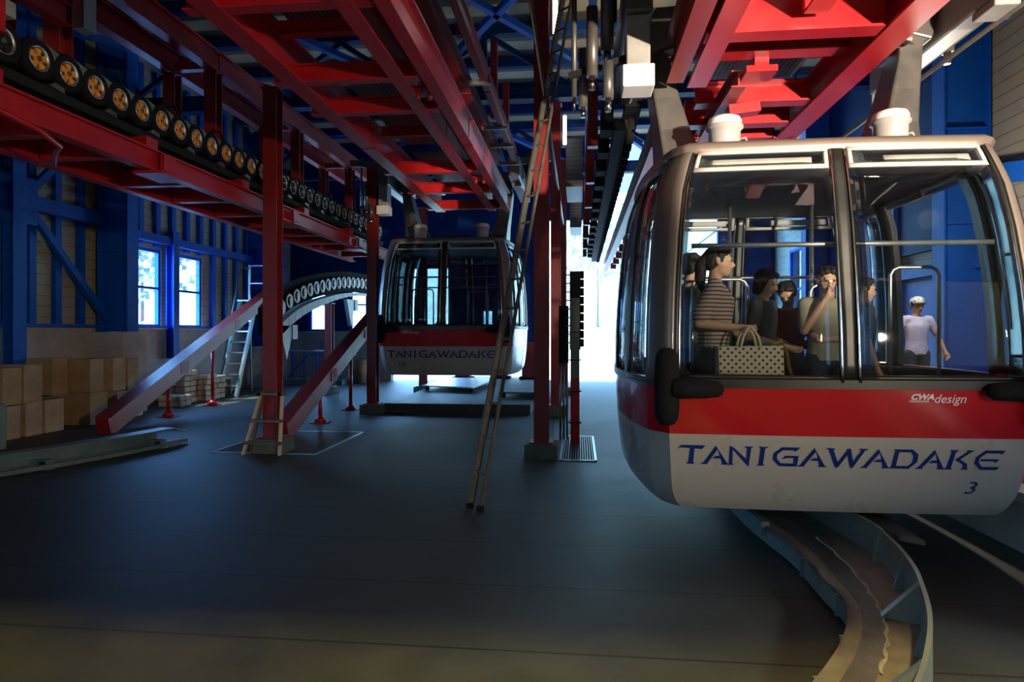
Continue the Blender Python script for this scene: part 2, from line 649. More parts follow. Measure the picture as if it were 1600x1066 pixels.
# vertical studs in front of the siding
k = 0
for y in [6.9 + i * .56 for i in range(24)]:
    if any(a - .12 < y < b + .12 for a, b in WIN):
        st = MB().bx(WX + .002, WX + .10, y - .07, y + .07, ZH + .05, 7.5)
    else:
        st = MB().bx(WX + .002, WX + .10, y - .07, y + .07, 1.72, 7.5)
    o = st.build('wall_stud', BLUE)
    k += 1
    tag(o, 'narrow blue vertical stud against the beige siding of the left wall', 'stud', G_STUD)


def portal_column(x_w, dx, yc, z0, label, group='blue portal frame columns'):
    """wide I column: web across the hall, flanges along it"""
    t = thing('portal_column', label, 'column', (x_w + dx / 2, yc, z0), group)
    x1 = x_w + dx
    MB().bx(min(x_w, x1), max(x_w, x1), yc - .015, yc + .015, z0, 7.4).build('web', BLUE, t)
    for xx in (x_w, x1):
        MB().bx(xx - .015, xx + .015, yc - .16, yc + .16, z0, 7.4).build('flange', BLUE, t)
    MB().bx(min(x_w, x1), max(x_w, x1), yc - .14, yc + .14, z0, z0 + .03).build('base_plate', BLUE, t)
    for zz in (3.2, 4.6):
        MB().bx(min(x_w, x1) + .02, max(x_w, x1) - .02, yc - .12, yc + .12, zz, zz + .02).build('stiffener', BLUE, t)
    return t


portal_column(WX + .12, .62, 11.9, 1.62, 'wide dark blue column on the concrete block left of the two windows')
portal_column(WX + .12, .62, 17.8, 1.2, 'wide bright blue column right of the two windows behind the tall stepladder')
portal_column(5.95, -.62, 10.15, .45, 'wide blue column at the right wall behind the near cabin roof corner')
portal_column(5.95, -.62, 15.9, .45, 'wide blue column at the right wall seen through the near cabin')
# concrete footings of the columns
tag(MB().bx(WX + .001, -8.78, 11.56, 12.24, 0, 1.60).build('concrete_footing', CONC, bevel=.01), 'tall raw concrete block under the wide blue column behind the boxes', 'footing')
tag(MB().bx(WX + .001, -8.78, 17.5, 18.1, 0, 1.18).build('concrete_footing', CONC, bevel=.01), 'raw concrete block behind the tall stepladder under the bright blue column', 'footing')


def wind_post(y, x, w, z0, z1, label):
    t = thing('wind_post', label, 'post', (x, y, z0), 'blue wind posts of the left wall')
    MB().bx(x - .09, x + .09, y - .008, y + .008, z0, z1).build('web', BLUE, t)
    MB().bx(x + .08, x + .095, y - w / 2, y + w / 2, z0, z1).build('flange', BLUE, t)
    MB().bx(x - .095, x - .08, y - w / 2, y + w / 2, z0, z1).build('flange', BLUE, t)


wind_post(9.72, -9.33, .26, 1.0, 7.4, 'narrow blue post behind the leftmost cardboard boxes')
wind_post(13.98, -9.40, .22, 1.0, 3.95, 'bright blue post standing between the two windows')
# girts
tag(MB().bx(WX + .10, WX + .22, 5.5, 11.9, 3.72, 3.98).build('wall_girt', BLUE), 'horizontal blue girt left of the wide dark blue column', 'girt')
tag(MB().bx(WX + .10, WX + .24, 12.3, 17.6, 3.62, 3.80).build('wall_girt', BLUE), 'horizontal blue girt above the two windows', 'girt')
tag(MB().bx(WX + .10, WX + .20, 5.5, 20.4, 1.705, 1.76).build('wall_girt', BLUE), 'low blue girt lying along the top of the concrete wall', 'girt')
# braces of the left wall
g = thing('gusset_plate', 'blue gusset plate where the wall braces meet at the left', 'plate', (WX + .24, 9.75, 3.85))
MB().bx(WX + .225, WX + .245, 9.3, 10.2, 3.45, 4.25).build('plate', BLUE, g)
for a, b, lb in (((10.1, 3.7), (12.0, 1.75), 'blue diagonal brace running down from the gusset to the concrete block'),
                 ((10.1, 4.05), (11.9, 6.0), 'blue diagonal brace running up right from the gusset'),
                 ((9.4, 3.7), (7.4, 1.75), 'blue diagonal brace running down left from the gusset'),
                 ((9.4, 4.05), (7.4, 6.2), 'blue diagonal brace running up left from the gusset')):
    tag(MB().bar((WX + .20, a[0], a[1]), (WX + .20, b[0], b[1]), .10, .12).build('wall_brace', BLUE), lb, 'brace', 'blue wall braces')
# right wall: braces, girts
tag(MB().bar((5.78, 11.3, 4.1), (5.78, 6.5, 3.3), .14, .26).build('wall_brace', BLUE), 'blue sloping brace at the right wall beside the near cabin roof corner', 'brace')
tag(MB().bx(5.80, 5.95, 7.0, 17.0, 2.55, 2.75).build('wall_girt', BLUE), 'horizontal blue girt along the right wall', 'girt')
tag(MB().bx(5.82, 5.95, 12.6, 15.6, .5, 5.0).build('wall_panel', BLUE), 'flat blue panel on the right wall seen through the near cabin', 'panel')
tag(MB().bx(5.955, 5.995, 7.0, 16.4, .46, 2.5).build('wall_panel', BLUE), 'long low blue panel along the right wall seen through the right cabin window', 'panel')
tag(MB().bx(5.90, 5.98, 10.4, 17.0, 3.0, 7.4).build('wall_panel', BLUED), 'added dark blue sheet darkening the right wall high behind the hanger arm', 'panel')  # dark sheet added so the wall reads darker behind the arm
window(5, 17.5, 18.7, 1.7, 3.9, RX, 'y')


# roof trusses across the hall
def truss(y, label):
    t = thing('roof_truss', label, 'truss', (-2, y, 6.0), 'blue roof trusses')
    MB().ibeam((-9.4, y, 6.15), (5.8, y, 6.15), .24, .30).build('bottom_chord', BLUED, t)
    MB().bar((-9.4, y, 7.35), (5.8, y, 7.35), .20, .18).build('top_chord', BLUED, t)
    n = 10
    for i in range(n):
        x0 = -9.0 + i * 1.46
        a, b = (6.3, 7.25) if i % 2 == 0 else (7.25, 6.3)
        MB().bar((x0, y, a), (x0 + 1.46, y, b), .09, .09).build('web_member', BLUED, t)
    MB().bar((-1.8, y, 6.3), (-1.8, y, 7.25), .10, .10).build('web_member', BLUED, t)
    MB().bar((-3.3, y, 6.3), (-3.3, y, 7.25), .10, .10).build('web_member', BLUED, t)


for y, lb in ((6.4, 'nearest blue roof truss, above the red frames'), (12.1, 'blue roof truss behind the first pair of red columns'),
              (17.8, 'blue roof truss just before the open end'),):
    truss(y, lb)
# longitudinal blue ties between trusses
for x, z, lb in ((-2.0, 6.1, 'blue tie beam under the roof above the far cabin'), (.2, 6.5, 'pale tie beam under the roof right of the red columns'), (-6.8, 6.2, 'blue tie beam under the roof at the left side')):
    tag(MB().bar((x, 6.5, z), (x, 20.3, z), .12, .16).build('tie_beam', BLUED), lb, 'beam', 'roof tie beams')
for (x0, y0, x1, y1, lb) in ((-3.0, 6.6, .6, 11.9, 'blue roof brace crossing left of the right red column'), (.6, 6.6, -3.0, 11.9, 'blue roof brace crossing from the near right'),
                             (-.3, 12.3, 2.2, 17.6, 'blue roof brace right of the second truss'), (-6.0, 6.6, -3.2, 11.9, 'blue roof brace above the left red frames'),
                             (-3.0, 12.3, -.3, 17.6, 'blue roof brace above the far cabin'), (-8.6, 8.0, -5.6, 12.0, 'blue roof brace near the left wall')):
    tag(MB().bar((x0, y0, 6.25), (x1, y1, 6.25), .10, .10).build('roof_brace', BLUE), lb, 'brace', 'blue roof braces')


# ------------------------------------------------------------------ red columns on concrete plinths
def red_column(x, y, z1, label, w=.19, zb=.21, plinth=True):
    t = thing('steel_column', label, 'column', (x, y, 0), 'red columns of the track frame')
    a = w / 2
    MB().sweep((x, y, zb), (x, y, z1), [(-a, -a), (a, -a), (a, -a + .016), (.008, -a + .016), (.008, a - .016), (a, a - .016), (a, a), (-a, a), (-a, a - .016), (-.008, a - .016), (-.008, -a + .016), (-a, -a + .016)], up=(0, 1, 0)).build('shaft', REDD, t)
    if plinth:
        MB().bx(x - .21, x + .21, y - .2, y + .2, 0, zb - .02).build('plinth', PLINTH, t, bevel=.01)
        MB().bx(x - .15, x + .15, y - .15, y + .15, zb - .02, zb).build('base_plate', REDD, t)
    MB().bx(x - .12, x + .12, y - .12, y + .12, z1, z1 + .02).build('cap_plate', REDD, t)
    return t


red_column(-4.10, 8.23, 4.85, 'red steel column on a concrete plinth behind the small folding stepladder')
red_column(-4.07, 12.34, 4.85, 'red steel column beside the left edge of the far cabin')
red_column(-4.07, 16.45, 4.85, 'third red column of the left row, mostly hidden by the far cabin')
red_column(-.48, 8.22, 6.0, 'tall red column the long ladder leans against')
MB().bar((-.40, 8.09, 5.93), (.12, 8.09, 5.93), .07, .07).build('ladder_bracket', REDD, bpy.data.objects['steel_column.003'])
red_column(-.45, 12.4, 6.0, 'second red column of the right row behind the long ladder column')
red_column(-.42, 16.5, 6.0, 'third red column of the right row, narrow in the distance')
red_column(-6.56, 16.3, 2.36, 'short bright red column under the tyre arch beside the far windows', zb=.2)


# ------------------------------------------------------------------ red track frames
def ladder_frame(name, label, beams, ties, zb, h, w, group=None, y0=3.4, tw=.10, th=.20, tie_dz=None):
    t = thing(name, label, 'track frame', (sum(b for b in beams) / len(beams), y0, zb), group)
    return t


# left lower frame under the tyres
t = thing('track_frame', 'low red track frame carrying the row of large tyres at the left', 'track frame', (-4.85, 3.4, 3.27))
segs = [3.3, 6.35, 9.4, 12.3, 14.6]
for a, b in zip(segs, segs[1:]):
    MB().ibeam((-4.40, a + .01, 3.38), (-4.40, b - .01, 3.38), .13, .22, .018).build('side_beam', RED, t)
    MB().ibeam((-5.30, a + .01, 3.40), (-5.30, b - .01, 3.40), .13, .27, .018).build('side_beam', RED, t)
for y in (5.05, 5.75, 6.9, 7.8, 8.8, 9.7, 10.7, 11.7, 12.7, 13.7):
    MB().ibeam((-5.24, y, 3.37), (-4.46, y, 3.37), .10, .18, .014).build('cross_tie', RED, t)
for y in segs[1:-1]:
    MB().bx(-4.56, -4.24, y - .22, y + .22, 3.235, 3.268).build('splice_plate', RED, t)
    MB().bx(-4.345, -4.30, y - .10, y + .10, 3.30, 3.46).build('splice_plate', RED, t)
for y in (4.35, 6.15, 8.0, 9.9, 11.9):
    MB().bx(-4.55, -4.36, y - .09, y + .09, 3.49, 3.60).build('saddle', RED, t)
MB().bx(-5.2, -4.5, 3.4, 14.4, 3.475, 3.49).build('grating_deck', DECKM, t)
MB().tube([(-4.34, 3.8, 3.34), (-4.30, 4.7, 3.22), (-4.38, 5.0, 3.18), (-4.7, 5.3, 3.20), (-5.1, 5.75, 3.24)], .022).build('edge_pipe', RED, t)

# left upper frame
t = thing('track_frame', 'high red frame with posts above the row of large tyres', 'track frame', (-5.0, 3.4, 5.0))
for x in (-4.75, -5.32):
    for a, b in ((3.3, 8.0), (8.03, 14.6)):
        MB().ibeam((x, a, 5.15), (x, b, 5.15), .14, .28, .018).build('side_beam', RED, t)
for y in (5.4, 7.9, 10.4, 12.9):
    MB().bar((-5.26, y, 5.08), (-4.82, y, 5.08), .10, .10).build('cross_tie', RED, t)
    for x in (-4.75, -5.32):
        MB().ibeam((x, y, 3.86 if x == -4.75 else 3.56), (x, y, 5.0), .16, .16, .016, up=(0, 1, 0)).build('post', REDD, t)
for x in (-4.75, -5.32):
    for y in (5.4, 7.9, 10.4, 12.9):
        MB().poly([(x - .006, y - .25, 5.0), (x - .006, y - .08, 5.0), (x - .006, y - .08, 4.78)], (.012, 0, 0)).build('knee_plate', REDD, t)
MB().bx(-4.72, -4.64, 5.9, 6.15, 5.0, 5.13).build('pipe_clamp', RED, t)

# centre frame above the far cabin
t = thing('track_frame', 'red ladder shaped track frame above the far cabin', 'track frame', (-2.0, 3.4, 3.9))
for a, b in ((3.3, 7.75), (7.8, 12.0)):
    MB().ibeam((-2.62, a, 4.07), (-2.62, b, 4.07), .18, .34, .02).build('side_beam', RED, t)
    MB().ibeam((-1.64, a, 4.07), (-1.64, b, 4.07), .14, .34, .02).build('side_beam', RED, t)
    MB().ibeam((-1.36, a, 4.07), (-1.36, b, 4.07), .12, .34, .02).build('guide_beam', RED, t)
for y in (4.35, 5.70, 6.55, 9.10, 10.4, 11.8):
    MB().ibeam((-2.82, y, 3.99), (-1.46, y, 3.99), .11, .17, .016).build('cross_tie', RED, t)
    MB().bx(-1.475, -1.44, y - .09, y + .09, 3.92, 4.10).build('end_plate', RED, t)
for y in (5.2, 8.0, 9.8):
    MB().ibeam((-2.52, y, 4.17), (-1.72, y, 4.17), .09, .12, .014).build('cross_tie', RED, t)
MB().bx(-2.5, -1.74, 4.4, 5.6, 4.30, 4.32).build('grating_deck', DECKM, t)
MB().bx(-2.5, -1.74, 6.6, 9.0, 4.30, 4.32).build('grating_deck', DECKM, t)
MB().bx(-2.5, -1.74, 9.4, 11.9, 4.30, 4.32).build('grating_deck', DECKM, t)
for y in (6.1, 9.6):
    for xx in (-1.56, -1.44):
        MB().cyl((xx, y, 3.86), (xx, y, 3.93), .025, 8).build('bolt', REDD, t)
    MB().bx(-1.60, -1.40, y - .12, y + .12, 3.93, 3.96).build('clamp_plate', RED, t)

# dark beam right of the centre frame
t = thing('guide_rail', 'dark red upper guide rail right of the centre track frame', 'rail', (-1.42, 3.4, 4.6))
for a, b in ((3.4, 7.9), (7.95, 11.4)):
    MB().ibeam((-1.42, a, 4.72), (-1.42, b, 4.72), .12, .22, .016).build('rail_beam', REDD, t)
    MB().ibeam((-1.14, a, 4.72), (-1.14, b, 4.72), .08, .22, .016).build('rail_beam', REDD, t)
for y in (7.6, 9.3, 10.2, 11.3):
    MB().bar((-1.42, y, 4.60), (-1.05, y, 4.60), .05, .05).build('cross_tie', ALU, t)
for y in (6.9, 9.6, 11.2):
    MB().bar((-1.28, y, 4.84), (-1.28, y, 6.0), .10, .10, up=(0, 1, 0)).build('hanger', REDD, t)

# near frame above the front cabin
NZ = 3.70
t = thing('track_frame', 'bright red track frame above the near cabin roof', 'track frame', (1.52, 3.2, NZ))
MB().ibeam((.80, 2.6, NZ + .20), (.80, 5.5, NZ + .20), .14, .40, .022).build('guide_beam', REDD, t)
MB().ibeam((1.0, 2.6, NZ + .15), (1.0, 5.62, NZ + .15), .16, .30, .022).build('side_beam', RED, t)
MB().ibeam((2.22, 2.6, NZ + .15), (2.22, 7.3, NZ + .15), .22, .30, .022).build('side_beam', RED, t)
for y, dz, hh in ((3.55, .012, .29), (4.72, .012, .29), (5.25, .10, .2), (6.15, .02, .2), (6.75, .012, .26), (7.25, .012, .26)):
    MB().ibeam((.90 if y < 5 else 1.08, y, NZ + dz + hh / 2), (2.12, y, NZ + dz + hh / 2), .16, hh, .018).build('cross_tie', RED, t)
MB().ibeam((1.62, 2.7, NZ + .20), (1.62, 4.6, NZ + .20), .16, .2, .018).build('stringer', RED, t)
MB().bar((1.45, 5.34, NZ + .02), (1.45, 5.34, NZ + .24), .11, .11, up=(0, 1, 0)).build('hanger', RED, t)
MB().bx(1.33, 1.57, 5.26, 5.44, NZ + .215, NZ + .245).build('hanger_plate', RED, t)
MB().bx(1.32, 1.56, 5.24, 5.46, NZ - .03, NZ + .02).build('hanger_plate', RED, t)
MB().ibeam((1.30, 5.4, NZ - .02), (1.30, 7.1, NZ - .02), .12, .14, .014).build('stringer', REDD, t)
MB().bar((1.30, 5.8, NZ - .16), (1.56, 5.8, NZ - .13), .14, .09).build('bracket', RED, t)
MB().bx(1.1, 2.1, 2.6, 4.6, NZ + .50, NZ + .52).build('grating_deck', DECKM, t)
MB().bx(1.1, 2.1, 4.9, 6.6, NZ + .44, NZ + .46).build('grating_deck', DECKM, t)
for yy, xx in ((7.18, 2.1), (7.18, 2.3)):
    MB().cyl((xx, yy, NZ - .01), (xx, yy, NZ + .03), .035, 10).build('bolt', REDD, t)

# rail with white painted fascia beside the right tyre row
t = thing('guide_rail', 'dark red rail with bright underside right of the stacked tyre row', 'rail', (.78, 6.7, 3.5))
MB().ibeam((.80, 6.7, 3.62), (.80, 20.0, 3.62), .14, .26, .018).build('rail_beam', REDD, t)
for i in range(8):
    y = 9.5 + i * 1.3
    MB().bx(.90, 1.06, y, y + .12, 3.44, 3.62).build('bracket', REDD, t)

# red box bracket end at the top left
t = thing('beam_bracket', 'red box bracket in the top left corner before the first tyre', 'bracket', (-4.35, 4.2, 3.9))
m = MB()
m.bx(-4.46, -4.30, 3.6, 4.40, 3.86, 3.95)
m.bx(-4.46, -4.30, 3.6, 4.40, 4.14, 4.22)
m.bx(-4.46, -4.30, 4.30, 4.40, 3.95, 4.14)
m.build('box_frame', RED, t)
MB().bx(-4.44, -4.33, 4.40, 4.52, 4.02, 4.14).build('pad', GREYM, t)
tag(MB().ibeam((-4.55, 4.2, 4.42), (-4.55, 5.25, 4.42), .12, .2).build('stub_beam', RED), 'short red stub beam above the first large tyre at top left', 'beam')


# ================================================================== TYRE ROWS
ORD = ['first', 'second', 'third', 'fourth', 'fifth', 'sixth', 'seventh', 'eighth', 'ninth', 'tenth', 'eleventh', 'twelfth', 'thirteenth',
       'fourteenth', 'fifteenth', 'sixteenth', 'seventeenth', 'eighteenth', 'nineteenth', 'twentieth']


def tyre_proto(loc, R=.162, hub=ORANGE, white=False):
    """wheel facing +x, centre at loc"""
    t = thing('drive_tyre', 'x', 'tyre', loc)
    c = V(loc)
    w = .045
    prof = [(R * .62, -w * .8), (R * .80, -w), (R * .94, -w * .9), (R, -w * .5), (R, w * .5), (R * .94, w * .9), (R * .80, w), (R * .62, w * .8)]
    MB().lathe(c, (1, 0, 0), prof, 30, closed=True).build('tyre', BLACK, t)
    if white:
        MB().lathe(c, (1, 0, 0), [(R * .62, w * .5), (R * .98, w * 1.0), (R * .98, w * 1.25), (R * .62, w * 1.1)], 30, closed=True).build('rim', WRIM, t)
        MB().cyl(c + V((-w, 0, 0)), c + V((w * .4, 0, 0)), R * .62, 20).build('hub', DARK, t)
        a = V((w * 1.0, 0, 0))
        MB().poly([c + a + V((0, .0, .05)), c + a + V((0, .07, .10)), c + a + V((0, .10, -.12)), c + a + V((0, .03, -.16))], (.012, 0, 0)).build('bracket', WRIM, t)
        return t
    MB().lathe(c, (1, 0, 0), [(R * .50, w * .2), (R * .60, w * .95), (R * .64, w * .85), (R * .60, 0)], 30, closed=True).build('rim', ALU, t)
    MB().cyl(c + V((-w, 0, 0)), c + V((w * .15, 0, 0)), R * .6, 24).build('disc', DARK, t)
    m = MB()
    for k in range(5):
        a = 2 * PI * k / 5 + .3
        d = V((0, math.cos(a), math.sin(a)))
        e = V((0, -math.sin(a), math.cos(a)))
        P = [c + V((w * .2, 0, 0)) + d * r + e * q for r, q in ((R * .20, -R * .09), (R * .48, -R * .19), (R * .52, 0), (R * .48, R * .19), (R * .20, R * .09))]
        m.poly(P, (w * .45, 0, 0))
    m.lathe(c, (1, 0, 0), [(R * .24, w * .2), (R * .24, w * .7), (R * .14, w * .75), (R * .14, w * .2)], 20, closed=True)
    m.build('hub', hub, t)
    m = MB().cyl(c + V((w * .2, 0, 0)), c + V((w * .95, 0, 0)), R * .12, 10)
    for k in range(5):
        a = 2 * PI * k / 5 + .3 + PI / 5
        d = V((0, math.cos(a), math.sin(a))) * R * .30
        m.cyl(c + d + V((w * .1, 0, 0)), c + d + V((w * .5, 0, 0)), R * .045, 6)
    m.build('axle_nut', GREY, t)
    return t


WRIM = pm('pale_rim', (.62, .60, .54), .4, var=.1, scale=9)
TX, TZ, DY = -4.46, 3.86, .312
p0 = tyre_proto((TX, 4.84, TZ))
FIRST = [p0] + [None] * 12
for i in range(13):
    o = p0 if i == 0 else copy_tree(p0, (TX, 4.84 + DY * i, TZ))
    tag(o, '%s large rubber tyre with orange hub from the left in the high row' % ORD[i], 'tyre', 'tyres of the left row')
p1 = tyre_proto((TX, 4.84 + DY * 13.1, TZ), hub=DARK)
for i in range(17):
    o = p1 if i == 0 else copy_tree(p1, (TX, 4.84 + DY * (13.1 + i), TZ))
    tag(o, '%s small dark tyre behind the left red column, counted from that column' % ORD[i], 'tyre', 'tyres of the left row')
# tyre already passing out of the picture at the left edge
o = copy_tree(p1, (TX + .0, 4.84 - DY * 1.05, TZ))
tag(o, 'tyre cut off by the left picture edge before the first orange hub', 'tyre', 'tyres of the left row')
# chassis with guards
t = thing('tyre_conveyor', 'black conveyor beam carrying the left row of tyres', 'conveyor', (TX, 4, TZ))
MB().bx(TX - .22, TX - .04, 4.2, 14.2, TZ - .10, TZ + .08).build('chassis_beam', DARK, t)
MB().bx(TX - .16, TX + .02, 4.2, 14.2, TZ - .27, TZ - .19).build('lower_beam', DARK, t)
MB().tube([(TX + .0, 4.2, TZ - .20), (TX + .0, 14.2, TZ - .20)], .018).build('cable', BLACK, t)
for i in range(29):
    y = 4.84 + DY * (i + .5)
    MB().poly([(TX + .0, y - .11, TZ + .155), (TX + .0, y + .125, TZ + .11), (TX + .0, y + .02, TZ + .03)], (.03, 0, 0)).build('guard_plate', GREENG, t)
    if i % 2 == 0:
        MB().poly([(TX + .02, y - .09, TZ - .19), (TX + .02, y + .07, TZ - .21), (TX + .02, y + .06, TZ - .165), (TX + .02, y - .03, TZ - .15)], (.05, 0, 0)).build('belt_shoe', GREY, t)
for i in range(10):
    y = 5.4 + i * .92
    MB().bx(TX - .30, TX - .18, y - .12, y + .12, TZ + .10, TZ + .26).build('gear_housing', DARK, t)
    MB().tube([(TX - .12, y + .2, TZ + .16), (TX - .1, y + .35, TZ + .28), (TX - .1, y + .5, TZ + .30), (TX - .12, y + .66, TZ + .18)], .014).build('hose', BLACK, t)
tag(MB().bx(-4.80, -4.68, 5.62, 5.78, 4.50, 5.012).build('junction_box', ALU), 'pale twin junction box hanging above the tyres at top left', 'box')

# right tyre row, seen nearly edge on
p2 = tyre_proto((.56, 7.25, 3.86), R=.15, hub=DARK)
for i in range(40):
    o = p2 if i == 0 else copy_tree(p2, (.56, 7.25 + DY * i, 3.86))
    tag(o, 'dark tyre in the long stacked row left of the near cabin', 'tyre', 'tyres of the right row')
t = thing('tyre_conveyor', 'black conveyor beam beside the stacked tyre row left of the near cabin', 'conveyor', (.4, 6.8, 3.9))
MB().bx(.38, .52, 7.05, 20, 3.80, 3.92).build('chassis_beam', DARK, t)
MB().bx(.50, .68, 7.05, 20, 4.06, 4.14).build('upper_beam', BLACK, t)
for i in range(14):
    MB().bx(.24, .38, 7.2 + i * .92, 7.5 + i * .92, 3.86, 4.1).build('gear_housing', DARK, t)
for i in range(7):
    MB().bx(.10, .22, 7.6 + i * 1.84, 7.72 + i * 1.84, 3.80, 4.7).build('hanger', REDD, t)
# corrugated duct boxes beside the row
for y, lb in ((13.2, 'dark ribbed duct box below the roof truss left of the stacked tyres'), (18.3, 'dark ribbed duct box near the open end, left of the stacked tyres')):
    o = MB().bx(-.27, .07, y, y + 1.6, 4.6, 5.6).build('ribbed_duct', stripes('duct_ribs', (.05, .05, .048), (.015, .015, .015), 11, axis=2, rough=.5, bump=.4))
    tag(o, lb, 'duct')

# curved tyre arch at the back left
AX = -6.5
AP = [(11.6, 1.05), (12.5, 1.67), (13.45, 2.19), (14.4, 2.53), (15.54, 2.77), (16.9, 2.97), (18.4, 3.07), (20.0, 3.08)]


def arch(y):
    for (a, za), (b, zb) in zip(AP, AP[1:]):
        if y <= b:
            break
    i = AP.index((a, za))
    pa = AP[max(i - 1, 0)]
    pb = AP[min(i + 2, len(AP) - 1)]
    u = (y - a) / (b - a)
    m0 = (zb - pa[1]) / (b - pa[0]) * (b - a) if i > 0 else zb - za
    m1 = (pb[1] - za) / (pb[0] - a) * (b - a) if b != pb[0] else zb - za
    return (2 * u ** 3 - 3 * u ** 2 + 1) * za + (u ** 3 - 2 * u ** 2 + u) * m0 + (-2 * u ** 3 + 3 * u ** 2) * zb + (u ** 3 - u ** 2) * m1


def arch_band(mb, y0, y1, up, dn, x0, x1, n=30, mi=0):
    rows = []
    for k in range(n + 1):
        y = y0 + (y1 - y0) * k / n
        z = arch(y)
        rows.append([V((x0, y, z - dn)), V((x1, y, z - dn)), V((x1, y, z + up)), V((x0, y, z + up))])
    mb.ribbon(rows, mi, False, closed=True)
    k0 = len(mb.v) - 4 * (n + 1)
    mb.f += [(k0, k0 + 1, k0 + 2, k0 + 3), (k0 + 4 * n + 3, k0 + 4 * n + 2, k0 + 4 * n + 1, k0 + 4 * n)]
    mb.mi += [mi, mi]
    mb.sm += [False, False]
    return mb


t = thing('tyre_arch', 'curved black tyre conveyor arch with pale lower fascia at the back left', 'conveyor', (AX, 15, 2.2))
arch_band(MB(), 12.75, 19.9, .27, .27, AX - .18, AX - .06).build('side_plate', BLACK, t)
arch_band(MB(), 12.75, 19.9, .30, -.27, AX - .18, AX - .02).build('top_rail', BLACK, t)
for k in range(21):
    y = 12.95 + k * .33
    arch_band(MB(), y, y + .315, -.30, .56 - .012 * k, AX - .12, AX + .10, 3).build('fascia_segment', POT, t)
for y, lb in ((13.6, 'a'), (17.6, 'b')):
    z = arch(y) - .5
    MB().poly([(AX + .0, y - .45, z), (AX + .0, y + .25, z), (AX + .0, y - .1, z - .75)], (.10, 0, 0)).build('bracket', GREYM, t)
    MB().bx(AX + .0, AX + .12, y + .15, y + .4, z - .3, z + .02).build('motor', POT, t)
p3 = tyre_proto((AX, 13.0, arch(13.0)), R=.165, white=True)
yy = 13.0
i = 0
while yy < 19.4:
    o = p3 if i == 0 else copy_tree(p3, (AX, yy, arch(yy)))
    tag(o, '%s pale ringed wheel from the left on the curved black arch' % ORD[i], 'wheel', 'wheels of the curved arch')
    i += 1
    yy += .37

# ================================================================== CABINS
SXP = [(-.05, .90), (0, .932), (.07, .955), (.14, .965), (.45, .988), (.83, 1.0), (1.2, .995), (1.49, .985), (1.9, .958), (2.2, .925), (2.40, .875), (2.48, .85), (2.53, .80)]
SYP = [(-.05, .845), (0, .868), (.07, .89), (.14, .908), (.45, .965), (.83, 1.0), (1.2, .985), (1.49, .965), (1.9, .928), (2.2, .89), (2.40, .855), (2.48, .84), (2.53, .80)]


def interp(T, z):
    for (a, va), (b, vb) in zip(T, T[1:]):
        if z <= b:
            return va + (vb - va) * (z - a) / (b - a)
    return T[-1][1]


FH = 1.16


def plan_front(x):
    return V((x, -1.52 - .035 * (1 - (x / FH) ** 2)))


P_C = V((1.285, -1.33))
P_S1 = V((1.375, -.80))
P_S0 = V((1.42, 0))


def bez(a, b, n, bulge=0):
    out = []
    d = (b - a)
    nrm = V((d.y, -d.x)).normalized()
    for k in range(n + 1):
        u = k / n
        out.append(a + d * u + nrm * bulge * 4 * u * (1 - u))
    return out


def front_pts(x0, x1, n=10):
    return [plan_front(x0 + (x1 - x0) * k / n) for k in range(n + 1)]


CORNER = bez(V((FH, -1.52)), P_C, 5, .008)
SIDE_A = bez(P_C, P_S1, 6, .012)
SIDE_B = bez(P_S1, P_S0, 8, .012)


def mir(pts, mx, my):
    return [V((p.x * (-1 if mx else 1), p.y * (-1 if my else 1))) for p in pts]


def full_ring():
    q = front_pts(-FH, FH, 20) + CORNER[1:] + SIDE_A[1:] + SIDE_B[1:]
    h = [V((-p.x, -p.y)) for p in q]     # second half by point symmetry covers back and left side
    a = q + [V((p.x, -p.y)) for p in reversed((CORNER[:-1] + [P_C] + SIDE_A[1:] + SIDE_B[1:-1]))][0:0]
    right_up = [V((p.x, -p.y)) for p in reversed(SIDE_B[:-1])] + [V((p.x, -p.y)) for p in reversed(SIDE_A[:-1])] + [V((p.x, -p.y)) for p in reversed(CORNER[:-1])]
    back = [V((-p.x, -p.y)) for p in front_pts(-FH, FH, 20)][1:]
    left = [V((-p.x, -p.y)) for p in (CORNER[1:] + SIDE_A[1:] + SIDE_B[1:])] + [V((-p.x, p.y)) for p in reversed(SIDE_B[:-1])] + [V((-p.x, p.y)) for p in reversed(SIDE_A[:-1])] + [V((-p.x, p.y)) for p in reversed(CORNER[:-1])]
    return q + right_up + back + left[:-1]


def normals(pts, closed=False):
    n = len(pts)
    out = []
    for i in range(n):
        a = pts[(i - 1) % n] if (closed or i > 0) else pts[i]
        b = pts[(i + 1) % n] if (closed or i < n - 1) else pts[i]
        d = (b - a)
        v = V((d.y, -d.x)).normalized()
        if v.dot(pts[i]) < 0:
            v = -v
        out.append(v)
    return out


def cpos(p, nv, z, off):
    return V((p.x * interp(SXP, z) + nv.x * off, p.y * interp(SYP, z) + nv.y * off, z))


